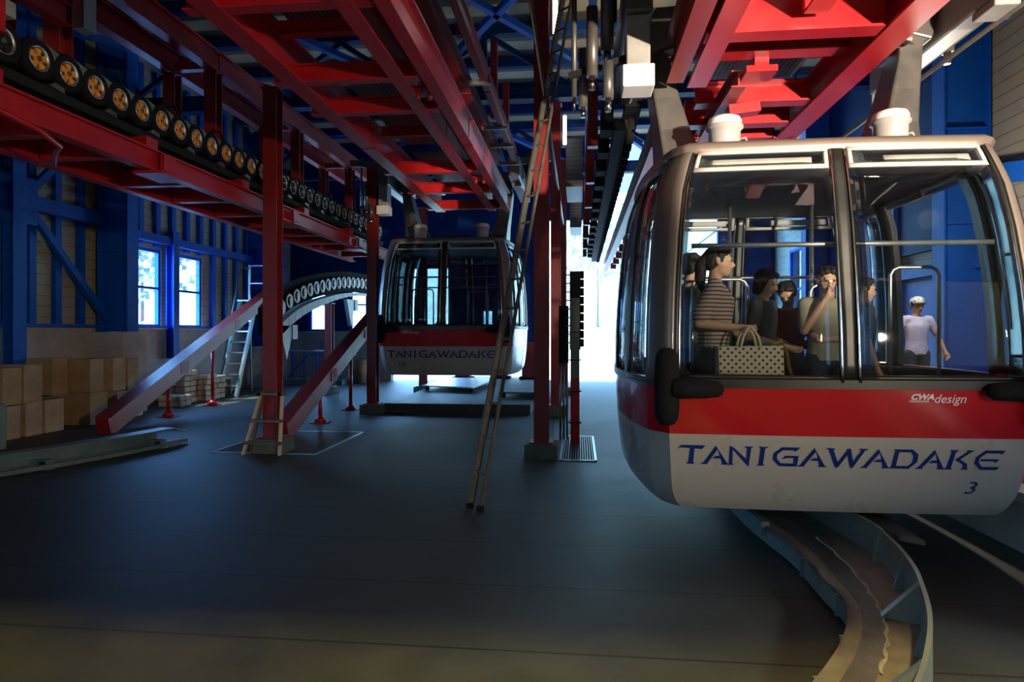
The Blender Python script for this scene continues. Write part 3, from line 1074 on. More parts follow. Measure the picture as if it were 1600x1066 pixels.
def patch(mb, base, pts, zs, off, th, mi=0, smooth=True, zfun=None):
    """curved plate on the cabin surface: plan points x heights, with thickness"""
    ns = normals(pts)
    w = len(pts)
    O = [[base + cpos(p, nv, z, off) for p, nv in zip(pts, ns)] for z in zs]
    I = [[base + cpos(p, nv, z, off - th) for p, nv in zip(pts, ns)] for z in zs]
    h = len(zs)
    vs = [p for r in O for p in r] + [p for r in I for p in r]
    k = w * h
    fs, sm = [], []
    for j in range(h - 1):
        for i in range(w - 1):
            a = j * w + i
            fs += [(a, a + 1, a + w + 1, a + w), (k + a, k + a + w, k + a + w + 1, k + a + 1)]
    ns_ = len(fs)
    for i in range(w - 1):
        fs += [(i, k + i, k + i + 1, i + 1), ((h - 1) * w + i, (h - 1) * w + i + 1, k + (h - 1) * w + i + 1, k + (h - 1) * w + i)]
    for j in range(h - 1):
        a, b = j * w, j * w + w - 1
        fs += [(a, a + w, k + a + w, k + a), (b, k + b, k + b + w, b + w)]
    n0 = len(mb.v)
    mb.v += vs
    mb.f += [tuple(n0 + q for q in f) for f in fs]
    mb.mi += [mi] * len(fs)
    mb.sm += [smooth] * ns_ + [False] * (len(fs) - ns_)
    return mb


SEGS = [front_pts(-FH, FH, 20), CORNER, SIDE_A + SIDE_B[1:]]
SEGS = SEGS + [mir(g, True, False) for g in SEGS[1:]]
SEGS = SEGS + [mir(g, False, True) for g in SEGS]


def zr(a, b, n):
    return [a + (b - a) * k / n for k in range(n + 1)]


# letter shapes: polygons in a unit height cell
def st(p, q, t):
    p, q = V(p), V(q)
    d = (q - p).normalized()
    n = V((-d.y, d.x)) * t / 2
    return [p - n, q - n, q + n, p + n]


LT = .17
LETTERS = {
    'T': (1.15, [[(-.08, .78), (.12, 1.0), (1.2, 1.0), (1.02, .80), (.08, .86)], [(.50, .86), (.70, .86), (.62, .06), (.40, .06)], [(.30, 0), (.70, 0), (.63, .09), (.37, .09)]]),
    'A': (1.25, [[(.0, 0), (.24, .06), (.70, .80), (.62, 1.0)], [(.62, 1.0), (.70, .80), (.90, .06), (1.14, .06)], [(-.08, 0), (.26, 0), (.22, .08), (.0, .08)], [(.84, 0), (1.22, 0), (1.16, .08), (.88, .08)], [(.46, .32), (.82, .32), (.80, .46), (.60, .46)]]),
    'N': (1.15, [[(.04, .04), (.20, .04), (.22, .96), (.08, 1.0)], [(.08, 1.0), (.26, .92), (.92, .22), (.92, -.08)], [(.80, .12), (.92, -.08), (1.02, .96), (.84, .96)], [(-.06, 0), (.26, 0), (.22, .08), (.0, .08)], [(.70, 1.0), (1.12, 1.0), (1.04, .92), (.78, .92)]]),
    'I': (.55, [[(.10, .04), (.30, .04), (.38, .96), (.18, .96)], [(.0, 0), (.38, 0), (.32, .08), (.08, .08)], [(.10, 1.0), (.52, 1.0), (.44, .92), (.14, .92)]]),
    'G': (1.25, [[(.30, .0), (1.10, 0), (1.08, .16), (.38, .16)], [(.02, .34), (.30, .0), (.38, .16), (.20, .40)], [(.02, .34), (.20, .40), (.22, .62), (.04, .66)], [(.04, .66), (.22, .62), (.46, .84), (.40, 1.0)], [(.40, 1.0), (1.20, 1.0), (.98, .76), (.92, .84), (.46, .84)], [(.92, .10), (1.10, .10), (1.14, .56), (.92, .48)], [(.42, .36), (.56, .56), (1.14, .56), (1.10, .44), (.66, .44)]]),
    'W': (1.75, [st((.17, .96), (.50, .06), .19), st((.48, .04), (.95, .90), .16), st((.92, .98), (1.15, .06), .19), st((1.12, .04), (1.56, .94), .16), [(.40, .10), (.46, -.06), (.60, .14)], [(1.05, .10), (1.11, -.06), (1.25, .14)], [(-.04, 1.0), (.34, 1.0), (.32, .92), (.04, .92)], [(1.36, 1.0), (1.78, 1.0), (1.68, .92), (1.42, .92)]]),
    'D': (1.25, [[(.10, .0), (.30, .0), (.36, 1.0), (.18, 1.0)], [(.0, 0), (.86, 0), (.80, .15), (.20, .15)], [(.10, 1.0), (.90, 1.0), (.84, .85), (.24, .85)], [(.84, .85), (.90, 1.0), (1.18, .74), (.98, .68)], [(.98, .68), (1.18, .74), (1.18, .36), (.98, .36)], [(.98, .36), (1.18, .36), (.86, 0), (.80, .15)]]),
    'K': (1.15, [[(.10, .04), (.30, .04), (.38, .96), (.20, .96)], [(-.02, 0), (.38, 0), (.32, .08), (.06, .08)], [(.12, 1.0), (.50, 1.0), (.44, .92), (.16, .92)], [(.40, .50), (.86, .94), (1.06, .94), (.58, .48)], [(.80, 1.0), (1.16, 1.0), (1.04, .92), (.84, .92)], [(.40, .50), (.62, .52), (.96, .30), (.76, .28)], [(.76, .28), (.96, .30), (1.00, .04), (.82, .04)], [(.70, 0), (1.06, 0), (1.0, .08), (.78, .08)]]),
    'E': (1.2, [[(.34, .0), (1.06, 0), (1.16, .16), (.40, .16)], [(.04, .34), (.34, .0), (.40, .16), (.22, .40)], [(.04, .34), (.22, .40), (.24, .62), (.06, .66)], [(.06, .66), (.24, .62), (.46, .85), (.40, 1.0)], [(.40, 1.0), (1.26, 1.0), (1.10, .78), (1.04, .85), (.46, .85)], [(.24, .44), (1.0, .44), (1.06, .56), (.30, .56)], [(.86, .44), (.90, .36), (1.02, .46)]]),
}


def text_mesh(s, italic=.0, bold=0.0):
    cu = bpy.data.curves.new('lettering_curve', 'FONT')
    cu.body = s
    cu.size = 1
    cu.shear = italic
    cu.offset = bold
    cu.resolution_u = 3
    o = bpy.data.objects.new('lettering_tmp', cu)
    COL.objects.link(o)
    dg = bpy.context.evaluated_depsgraph_get()
    dg.update()
    me = bpy.data.meshes.new_from_object(o.evaluated_get(dg))
    vs = [V(v.co) for v in me.vertices]
    fs = [tuple(p.vertices) for p in me.polygons]
    bpy.data.objects.remove(o)
    bpy.data.curves.remove(cu)
    bpy.data.meshes.remove(me)
    return vs, fs


def on_front(base, x, z, off):
    p = plan_front(x)
    return base + cpos(p, V((0, -1)), z, off)


def put_flat(mb, base, vs, fs, x0, z0, sx, sz, off=.0035, mi=0):
    n = len(mb.v)
    mb.v += [on_front(base, x0 + v.x * sx, z0 + v.y * sz, off) for v in vs]
    mb.f += [tuple(n + i for i in f) for f in fs]
    mb.mi += [mi] * len(fs)
    mb.sm += [False] * len(fs)


def gondola(label, loc, number, num_x, logo_x, gl, doors_open=False):
    B = V(loc)
    t = thing('gondola_cabin', label, 'gondola', loc, 'gondola cabins')
    ring = full_ring()
    nr = normals(ring, True)
    # lower shell
    m = MB()
    zs = [-.05, -.02, 0, .035, .07, .10, .14, .22, .30, .40, .497]
    zs2 = [.497, .56, .65, .74, .83]
    for Z, mi in ((zs, 1), (zs2, 0)):
        for seg in SEGS:
            m.ribbon([[B + cpos(p, V((0, 0)), z, 0) for p in seg] for z in Z], mi, True)
    m.build('body_shell', [CABIN_RED, CABIN_WHITE], t, fixn=True)
    m = MB()
    bot = [B + cpos(p, nv, -.05, 0) for p, nv in zip(ring, nr)]
    m.add(bot, [tuple(range(len(bot)))])
    inner = [B + cpos(p, nv, .17, -.04) for p, nv in zip(ring, nr)]
    m.add(inner, [tuple(range(len(inner)))])
    m.build('floor_pan', CABIN_DARK, t)
    rows = [[B + cpos(p, nv, z, -.035) for p, nv in zip(ring, nr)] for z in zr(.17, .83, 4)]
    MB().ribbon(rows, 0, True, closed=True).build('inner_lining', CABIN_IN, t)
    # roof
    m = MB()
    rows = []
    for k, (z, s) in enumerate(((2.45, 1.0), (2.50, 1.0), (2.535, .97), (2.56, .88), (2.58, .5), (2.585, .02))):
        rows.append([B + V((p.x * .872 * s if k else p.x * interp(SXP, 2.45), p.y * .86 * s if k else p.y * interp(SYP, 2.45), z)) for p in ring])
    m.ribbon(rows, 0, True, closed=True)
    m.build('roof_shell', CABIN_TAN, t)
    rows = [[B + V((p.x * .85, p.y * .83, 2.44)) for p in ring]]
    MB().add(rows[0], [tuple(range(len(ring)))]).build('ceiling_lining', CABIN_IN, t)
    # waist trim and top trim
    m = MB()
    rows = [[B + cpos(p, nv, z, o) for p, nv in zip(ring, nr)] for z, o in ((.815, -.01), (.815, .012), (.875, .012), (.875, -.03))]
    m.ribbon(rows, 0, False, closed=True)
    m.build('waist_trim', CABIN_DARK, t)
    for e in (False, True):                      # both ends
        nm = 'front' if not e else 'rear'
        f = (lambda P: mir(P, False, e))
        for s in (False, True):
            g = (lambda P, s=s: mir(P, s, e))
            patch(MB(), B, g(bez(V((FH - .035, -1.522)), V((FH, -1.52)), 2) + CORNER[1:]), zr(.86, 2.480, 16), .012, .06).build('corner_pillar', CABIN_TAN, t)
            # inner edge seal of the pillar
            patch(MB(), B, g(front_pts(FH - .062, FH - .035, 2)), zr(.88, 2.460, 14), .006, .05).build('pillar_seal', CABIN_DARK, t)
            patch(MB(), B, g(front_pts(FH - .074, FH - .062, 2)), zr(.88, 2.315, 14), .012, .04).build('chrome_strip', CHROME, t)
            # window pane of this half
            w = patch(MB(), B, g(front_pts(.062, FH - .075, 8)), zr(.88, 2.315, 12), -.006, .008)
            w.build('window_pane', gl, t)
            # hopper vent above it
            fr = MB()
            patch(fr, B, g(front_pts(.075, FH - .085, 8)), zr(2.435, 2.465, 2), .014, .03)
            patch(fr, B, g(front_pts(.075, FH - .085, 8)), zr(2.310, 2.340, 2), .014, .03)
            patch(fr, B, g(front_pts(.075, .105, 2)), zr(2.340, 2.435, 3), .014, .03)
            patch(fr, B, g(front_pts(FH - .115, FH - .085, 2)), zr(2.340, 2.435, 3), .014, .03)
            v = fr.build('vent_frame', VENTM, t)
            patch(MB(), B, g(front_pts(.105, FH - .115, 6)), zr(2.340, 2.435, 3), -.002, .006).build('vent_pane', gl, v)
            patch(MB(), B, g(front_pts(.18 if s else .36, FH - .16 if not s else FH - .13, 6)), [2.350, 2.405], -.03, .02).build('blind_strip', EDGE, v)
            # lower window rail
            patch(MB(), B, g(front_pts(.062, FH - .075, 8)), [.872, .905], .006, .03).build('window_rail', CABIN_DARK, t)
            # chrome strips beside the centre post
            patch(MB(), B, g(front_pts(.046, .064, 2)), zr(.86, 2.440, 14), .016, .03).build('chrome_strip', CHROME, t)
        patch(MB(), B, f(front_pts(-.046, .046, 3)), zr(.86, 2.470, 14), .004, .05).build('centre_post', CABIN_DARK, t)
        # inner ledge with grille below the window
        sg = 1 if e else -1
        MB().bx(B.x - .95, B.x + .95, B.y + sg * 1.12, B.y + sg * 1.44, B.z + .80, B.z + .86).build('window_ledge', CABIN_IN, t)
        MB().tube([B + V((-.98, sg * 1.36, 1.79)), B + V((.98, sg * 1.36, 1.79))], .017).build('hand_rail', ALU, t)
        # T shaped rubber buffers
        for s in (-1, 1):
            m = MB()
            c = B + V((s * (FH + .015), sg * 1.50, .82))
            m.lathe(c + V((0, sg * .05, -.26)), (0, 0, 1), [(.01, 0), (.05, .012), (.075, .05), (.082, .12), (.084, .30), (.080, .42), (.072, .48), (.045, .515), (.01, .525)], 18)
            b = m.build('rubber_buffer', BLACK, t)
            m = MB().lathe(c + V((-s * .03, sg * .085, 0)), (-s, 0, -.03), [(.01, -.02), (.072, 0), (.068, .10), (.06, .22), (.055, .29), (.035, .325), (.01, .335)], 18)
            m.build('buffer_arm', BLACK, b)
    # sides: door panes, pillars
    for s in (False, True):
        for e in (False, True):
            g = (lambda P, s=s, e=e: mir(P, s, e))
            patch(MB(), B, g(SIDE_A[1:] + SIDE_B[1:]), [2.370, 2.470], .008, .04).build('side_header', CABIN_TAN, t)
            patch(MB(), B, g(SIDE_A), [.835, .865], .016, .03).build('side_rail', CABIN_TAN, t)
            patch(MB(), B, g(SIDE_A[1:-1]), zr(.88, 2.40, 12), -.006, .008).build('side_pane', gl, t)
            patch(MB(), B, g(bez(P_S1 + (P_C - P_S1) * .16, P_S1, 2) + SIDE_B[1:2]), zr(.86, 2.460, 14), .01, .05).build('side_pillar', CABIN_DARK, t)
            if doors_open and not s:
                # platform side doors stand open, slid over the side panes
                patch(MB(), B, g(SIDE_A[1:]), zr(.90, 2.36, 12), .06, .008).build('door_pane', gl, t)
                patch(MB(), B, g(SIDE_A[-2:]), zr(.86, 2.40, 14), .075, .03).build('door_edge', CABIN_DARK, t)
                continue
            patch(MB(), B, g(SIDE_B[1:-1]), zr(.88, 2.370, 12), -.004, .008).build('door_pane', gl, t)
            patch(MB(), B, g([SIDE_B[-2], SIDE_B[-2] + (SIDE_B[-1] - SIDE_B[-2]) * .9]), zr(.86, 2.460, 14), .008, .04).build('door_edge', CABIN_DARK, t)
    # loops inside
    def loop(x, y, w, h0, h1, nm='grab_loop'):
        P = [B + V((x - w, y, h0)), B + V((x - w, y, h1 - .06)), B + V((x - w + .02, y, h1 - .02)), B + V((x - w + .06, y, h1)), B + V((x + w - .06, y, h1)), B + V((x + w - .02, y, h1 - .02)), B + V((x + w, y, h1 - .06)), B + V((x + w, y, h0))]
        MB().tube(P, .014).build(nm, ALU, t)
    loop(-.62, -.55, .22, .86, 1.62)
    loop(.44, -.12, .20, .86, 1.60)
    loop(.86, -.60, .18, .86, 1.70)
    for x, y in ((-.3, .5), (.5, .6)):
        MB().tube([B + V((x, y, .17)), B + V((x, y, 2.44))], .018).build('grab_pole', ALU, t)
    # benches along the sides
    for s in (-1, 1):
        MB().bx(B.x + s * .82, B.x + s * 1.2, B.y - 1.0, B.y - .6, B.z + .52, B.z + .60).build('bench_seat', CABIN_IN, t)
        MB().bx(B.x + s * .82, B.x + s * 1.2, B.y + .6, B.y + 1.0, B.z + .52, B.z + .60).build('bench_seat', CABIN_IN, t)
    # roof carrier, vent pots
    MB().bx(B.x - 1.02, B.x + 1.02, B.y - .45, B.y + .45, B.z + 2.565, B.z + 2.70).build('roof_carrier', CABIN_DARK, t, bevel=.03)
    for x in (-.62, .62):
        c = B + V((x, -.73, 2.55))
        pot = MB().lathe(c, (0, 0, 1), [(.115, 0), (.118, .10), (.122, .225), (.142, .24), (.142, .26), (.12, .265)], 28).build('vent_pot', POT, t)
        MB().lathe(c + V((0, 0, .26)), (0, 0, 1), [(.128, 0), (.130, .035), (.118, .062), (.08, .078), (.005, .085)], 28).build('pot_lid', POTW, pot)
        MB().tube([c + V((.12, 0, .16)), c + V((.16, 0, .17)), c + V((.18, 0, .13)), c + V((.18, 0, .03)), c + V((.20, 0, .0))], .009).build('pot_hose', GREYM, pot)
    # hanger arms and grips
    for s in (-1, 1):
        def X(x):
            return s * x
        m = MB()
        rows = []
        for z, x0, x1, d in ((2.50, .62, 1.04, .42), (2.72, .72, 1.05, .34), (2.95, .80, 1.07, .26), (3.25, .88, 1.11, .20), (3.50, .94, 1.14, .17), (3.66, .97, 1.16, .15)):
            rows.append([B + V((X(x0), -d, z)), B + V((X(x1), -d, z)), B + V((X(x1), d, z)), B + V((X(x0), d, z))])
        m.ribbon(rows, 0, False, closed=True)
        m.f += [(0, 1, 2, 3), tuple(len(m.v) - 4 + k for k in (3, 2, 1, 0))]
        m.mi += [0, 0]
        m.sm += [False, False]
        a = m.build('hanger_arm', GREY, t, bevel=.02)
        MB().cyl(B + V((X(.96), -.24, 3.68)), B + V((X(.96), .24, 3.68)), .07, 20).build('pivot_pin', CHROME, a)
        MB().poly([B + V((X(.55), -.30, 3.80)), B + V((X(1.15), -.30, 3.62)), B + V((X(1.2), -.30, 3.84)), B + V((X(1.1), -.30, 4.0)), B + V((X(.62), -.30, 4.02))], (0, .2, 0)).build('stop_arm', GREY, a, bevel=.015)
        # grip : long cast block over the rope
        gp = MB()
        gp.bx(B.x + X(1.20), B.x + X(1.42), B.y - (1.0 if s < 0 else 1.5), B.y + 1.0, B.z + 3.62, B.z + 3.98)
        gb = gp.build('grip_block', GREY if s < 0 else GREYM, t, bevel=.03)
        MB().bx(B.x + X(1.22), B.x + X(1.40), B.y - .98, B.y - .70, B.z + (3.23 if s < 0 else 3.55), B.z + 3.615).build('grip_jaw', GREYM, gb, bevel=.012)
        if s < 0:
            MB().bx(B.x + X(1.19), B.x + X(1.43), B.y - 1.0, B.y - .74, B.z + 3.06, B.z + 3.23).build('jaw_plate', POTW, gb, bevel=.01)  # white colour stands in for a bright reflection on the plate
        for (x, y, z0, z1, r) in ((1.66, -.9, 3.18, 3.72, .046), (1.80, -.8, 3.06, 4.2, .022), (1.54, -.97, 2.98, 3.26, .042), (1.53, -.6, 3.50, 4.3, .055), (1.72, .7, 3.5, 4.1, .046)) if s < 0 else ((1.53, -.6, 3.70, 4.3, .055), (1.53, .2, 3.70, 4.3, .055)):
            cy = MB().cyl(B + V((X(x), y, z0)), B + V((X(x), y, z1)), r, 16).build('spring_cylinder', GREY, gb)
            MB().cyl(B + V((X(x), y, z0 - .10)), B + V((X(x), y, z0)), r * .55, 12).build('piston_rod', CHROME, gb)
        MB().bar(B + V((X(1.30), -.85, 4.04)), B + V((X(2.0), -.85, 4.10)), .10, .12).build('lever', GREY, gb)
        if s < 0:
            MB().bar(B + V((X(1.36), -.85, 3.34)), B + V((X(1.84), -.82, 3.22)), .05, .05).build('lever', DARK, gb)
        for y in (-.5, .5):
            MB().lathe(B + V((X(1.48), y, 3.90)), (1, 0, 0), [(.04, -.03), (.10, -.03), (.115, 0), (.10, .03), (.04, .03)], 24, closed=True).build('guide_wheel', BLACK, gb)
    # lettering
    m = MB()
    H = .135
    adv = 0
    word = 'TANIGAWADAKE'
    gap = {'T': -.13, 'A': -.10, 'N': .10, 'I': .14, 'G': -.08, 'W': -.18, 'D': -.05, 'K': .05}
    tot = sum(LETTERS[c][0] + gap.get(c, 0) for c in word)
    scl = (1.10 + 1.00) / tot
    for c in word:
        w_, polys = LETTERS[c]
        for P in polys:
            put_flat(m, B, [V((adv + x, y)) for x, y in P], [tuple(range(len(P)))], -1.10, .285, scl, H)
        adv += w_ + gap.get(c, 0)
    m.build('name_lettering', INK, t, fixn=False)
    m = MB()
    vs, fs = text_mesh(number, .18)
    put_flat(m, B, vs, fs, num_x, .115, .165, .125)
    m.build('number', INK, t, fixn=False)
    m = MB()
    vs, fs = text_mesh('CWA', .30, .035)
    put_flat(m, B, vs, fs, logo_x, .752, .060, .052)
    vs, fs = text_mesh('CONSTRUCTIONS', .0, .02)
    put_flat(m, B, vs, fs, logo_x - .005, .735, .0148, .016)
    vs, fs = text_mesh('design', .22)
    put_flat(m, B, vs, fs, logo_x + .145, .732, .080, .082)
    m.build('maker_logo', WHITE_INK, t, fixn=False)
    return t


GN = V((1.76, 5.93, .415))
gondola('large near gondola cabin with red band, white lower half and number 3', GN, '3', .80, .37, GLASS, doors_open=True)
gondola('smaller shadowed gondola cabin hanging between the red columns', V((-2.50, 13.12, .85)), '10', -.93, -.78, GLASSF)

# ================================================================== FLOOR EQUIPMENT
# sloping red parking rails with props
def ramp(x0, y0, x1, y1, slope, L, label, stands, lbls):
    t = thing('ramp_rail', label, 'rail', (x0, y0, 0), 'sloping red rails')
    d = V((x1 - x0, y1 - y0, 0)).normalized()
    p = V((x0, y0, .10))
    q = p + d * L + V((0, 0, slope * L))
    MB().bar(p, q, .20, .30).build('rail_beam', REDD, t)
    MB().bar(p + V((0, 0, .165)), q + V((0, 0, .165)), .26, .02).build('top_flange', REDD, t)
    for k in (.3, .62):
        c = p + (q - p) * k
        MB().bx(c.x + .10, c.x + .125, c.y - .12, c.y + .12, c.z - .12, c.z + .12).build('splice_plate', REDD, t)
    for yy, lb in zip(stands, lbls):
        u = (yy - y0) / (d.y)
        z = .10 + slope * u - .165
        c = V((x0, y0, 0)) + d * u
        s = thing('rail_stand', lb, 'stand', (c.x, c.y, 0), 'props under the sloping rails')
        MB().cyl(c + V((0, 0, .02)), c + V((0, 0, z)), .035, 14).build('post', RED, s)
        MB().cyl(c + V((0, 0, .02)), c + V((0, 0, .12)), .12, 14, .045).build('foot_cone', RED, s)
        MB().bx(c.x - .15, c.x + .15, c.y - .12, c.y + .12, 0, .02).build('foot_plate', REDD, s)
        MB().bx(c.x - .10, c.x + .10, c.y - .08, c.y + .08, z - .015, z).build('head_plate', RED, s)


ramp(-7.45, 9.35, -8.0, 13.28, .335, 8.2, 'long red sloping rail rising from the floor beside the cardboard boxes', (11.37, 13.28),
     ('short red stand under the sloping rail next to the bundles', 'taller bright red stand under the sloping rail before the tall stepladder'))
ramp(-4.45, 9.2, -4.70, 12.81, .335, 7.2, 'red sloping rail rising behind the two left red columns', (10.94, 12.81),
     ('short red stand under the sloping rail between the two left columns', 'thin tall red stand beside the far cabin column'))

# green floor rail at the left
t = thing('floor_rail', 'green grey floor rail with tapered tip at the left', 'rail', (-6.2, 7, 0))
RP = [V((-7.6, 4.4, 0)), V((-6.95, 5.6, 0)), V((-6.42, 6.7, 0)), V((-6.10, 7.6, 0)), V((-5.93, 8.3, 0)), V((-5.85, 8.9, 0))]


def smooth_path(P, n=6):
    out = []
    for i in range(len(P) - 1):
        p0, p1, p2, p3 = P[max(i - 1, 0)], P[i], P[i + 1], P[min(i + 2, len(P) - 1)]
        for k in range(n):
            u = k / n
            out.append(.5 * ((2 * p1) + (p2 - p0) * u + (2 * p0 - 5 * p1 + 4 * p2 - p3) * u * u + (3 * p1 - p0 - 3 * p2 + p3) * u ** 3))
    out.append(P[-1])
    return out


def path_sweep(mb, P, prof, mi=0, smooth=False, zoff=None):
    rows = []
    for i, p in enumerate(P):
        d = (P[min(i + 1, len(P) - 1)] - P[max(i - 1, 0)])
        d.z = 0
        d.normalize()
        r = V((d.y, -d.x, 0))
        pr = prof(i / (len(P) - 1)) if callable(prof) else prof
        rows.append([p + r * a + V((0, 0, b)) for a, b in pr])
    n = len(rows[0])
    k0 = len(mb.v)
    mb.ribbon(rows, mi, smooth, closed=True)
    m = k0 + (len(rows) - 1) * n
    mb.f += [tuple(k0 + k for k in range(n - 1, -1, -1)), tuple(m + k for k in range(n))]
    mb.mi += [mi, mi]
    mb.sm += [False, False]
    return mb


RS = smooth_path(RP)
path_sweep(MB(), RS[:-5], [(-.05, .04), (.05, .04), (.05, .06), (.01, .06), (.01, .21), (-.01, .21), (-.01, .06), (-.05, .06)]).build('web', GREENG, t)
path_sweep(MB(), RS[:-3], [(-.13, .212), (.10, .212), (.10, .235), (-.13, .235)]).build('top_flange', GREENG, t)
path_sweep(MB(), RS[-4:], lambda u: [(-.13, .19 - .05 * u), (.10, .19 - .05 * u), (.10 - .03 * u, .235 - .07 * u), (-.13 + .03 * u, .235 - .07 * u)]).build('tapered_tip', GREENG, t)
path_sweep(MB(), RS[:-2], [(.18, .02), (.24, .02), (.24, .07), (.18, .07)]).build('lower_tube', GREENG, t)
for i in (4, 13, 24):
    c = RS[i]
    MB().bx(c.x - .02, c.x + .22, c.y - .05, c.y + .05, 0, .12).build('foot_bracket', GREENG, t)
    MB().cyl(c + V((.16, -.06, .07)), c + V((.16, .06, .07)), .04, 12).build('hinge_bolt', DARK, t)
t = thing('control_cabinet', 'green cabinet edge at the left picture border', 'cabinet', (-8.0, 7.75, 0))
MB().bx(-8.6, -7.85, 7.4, 8.05, .0, .62).build('body', GREENP, t, bevel=.01)
MB().bx(-7.85, -7.83, 7.5, 7.95, .08, .56).build('door', GREENP, t)
MB().bx(-8.3, -8.1, 7.9, 8.05, .75, 1.35).build('sign_plate', GREYM, t)

# curved floor trough at the lower right
t = thing('guide_trough', 'curved steel guide trough sweeping from under the near cabin to the lower right', 'guide rail', (1.4, 3.6, 0))
inn = [onZ(1160, 792, .15), onZ(1235, 850, .15), onZ(1287, 905, .15), onZ(1318, 935, .15), onZ(1324, 965, .15), onZ(1312, 1005, .15), onZ(1278, 1055, .15), onZ(1225, 1110, .15)]
out = [onZ(1330, 800, .35), onZ(1385, 838, .35), onZ(1422, 880, .35), onZ(1441, 925, .35), onZ(1449, 965, .35), onZ(1445, 1010, .35), onZ(1430, 1060, .35), onZ(1395, 1120, .35)]
ext = V((.10, 2.2, 0))
inn = [inn[0] + V((-.02, 2.2, 0))] + inn
out = [out[0] + V((-.28, 2.2, 0))] + out
I = smooth_path(inn)
O = smooth_path(out)
rows = []
for a, b in zip(I, O):
    b = V((b.x, b.y, .15))
    rows.append([a, b, b - V((0, 0, .02)), a - V((0, 0, .02))])
m = MB().ribbon(rows, 0, False, closed=True)
m.build('trough_plate', TROUGH, t)
rows = [[V((b.x, b.y, .02)), V((b.x, b.y, .35)), V((b.x + .022, b.y, .35)), V((b.x + .022, b.y, .02))] for b in O]
MB().ribbon(rows, 0, False, closed=True).build('outer_wall', RAILG, t)
rows = [[V((a.x, a.y, .02)), V((a.x, a.y, .15)), V((a.x + .02, a.y, .15)), V((a.x + .02, a.y, .02))] for a in I]
MB().ribbon(rows, 0, False, closed=True).build('inner_wall', RAILG, t)
# worn track strip on the plate
rows = []
for a, b in zip(I, O):
    b = V((b.x, b.y, .15))
    c = a + (b - a) * .22 + V((0, 0, .002))
    d = a + (b - a) * .52 + V((0, 0, .002))
    rows.append([c, d, d + V((0, 0, .003)), c + V((0, 0, .003))])
MB().ribbon(rows, 0, False, closed=True).build('worn_track', pm('polished_wear', (.17, .165, .16), .3, metal=.6, var=.3, scale=14), t)
rows = []
for k, (a, b) in enumerate(zip(I, O)):
    b = V((b.x, b.y, .15))
    c = a + (b - a) * (.53 + .02 * math.sin(k * 1.9)) + V((0, 0, .004))
    w = .012 + .006 * math.sin(k * 2.7)
    d = (b - a).normalized()
    rows.append([c - d * w, c + V((0, 0, .008)), c + d * w])
MB().ribbon(rows[8:38], 0, True).build('grease_ridge', pm('grey_grease', (.42, .40, .35), .35, var=.4, scale=60, bump=.5), t)
for k in (10, 16, 22, 29, 34, 39):
    b = O[k]
    a = I[k]
    b = V((b.x, b.y, .15))
    n = (O[k + 1] - O[k - 1])
    n.z = 0
    n.normalize()
    d = V((n.y, -n.x, 0))
    if d.dot(a - b) < 0:
        d = -d
    if k in (22, 39):
        MB().poly([b + V((0, 0, .2)) - n * .03, b - n * .03 + d * .17, b - n * .03], n * .06).build('gusset', RAILG, t)
    else:
        MB().poly([b + V((0, 0, .2)) - n * .01, b - n * .01 + d * .05, b - n * .01], n * .02).build('gusset', RAILG, t)
for k in (14, 22, 34, 42):
    a = I[k]
    MB().bx(a.x - .02, a.x, a.y - .012, a.y + .012, .02, .14).build('side_rib', RAILG, t)
for k in (41,):
    a = I[k]
    MB().bx(a.x - .08, a.x + .02, a.y - .05, a.y + .05, 0, .06).build('floor_bracket', DARK, t)
# second strip leaving to the right and a diagonal beam under the cabin
t = thing('floor_ramp_plate', 'flat steel ramp plate branching right behind the curved trough', 'plate', (2.1, 4.6, .2))
P = [onZ(1320, 797, .22), onZ(1368, 797, .22), onZ(1446, 846, .22), onZ(1405, 838, .22)]
MB().poly(P, (0, 0, -.03)).build('plate', TROUGH, t)
tag(MB().bar(onZ(1160, 792, .13) + V((-.05, .5, 0)), onZ(1196, 826, .13), .06, .10).build('floor_beam', GREENG), 'blue grey floor beam end lying left of the curved trough', 'beam')

# gratings in the floor
def grating(x0, x1, y0, y1, label, bars=16):
    t = thing('floor_grating', label, 'grating', ((x0 + x1) / 2, (y0 + y1) / 2, 0), 'floor gratings')
    m = MB()
    for a in ((x0, x0 + .03, y0, y1), (x1 - .03, x1, y0, y1), (x0, x1, y0, y0 + .03), (x0, x1, y1 - .03, y1)):
        m.bx(a[0], a[1], a[2], a[3], .0, .014)
    m.build('grating_frame', ALU, t)
    MB().bx(x0 + .03, x1 - .03, y0 + .03, y1 - .03, .0, .003).build('pit_cover', BLACK, t)
    m = MB()
    for k in range(bars):
        x = x0 + .05 + (x1 - x0 - .1) * k / (bars - 1)
        m.bx(x - .005, x + .005, y0 + .03, y1 - .03, .003, .012)
    m.build('grating_bars', GREY, t)
    return t


grating(-.25, .22, 8.0, 9.9, 'long floor grating beside the tall red column with the ladder', 13)
grating(-4.88, -3.42, 8.05, 9.95, 'dark square floor grating around the left red column', 30)

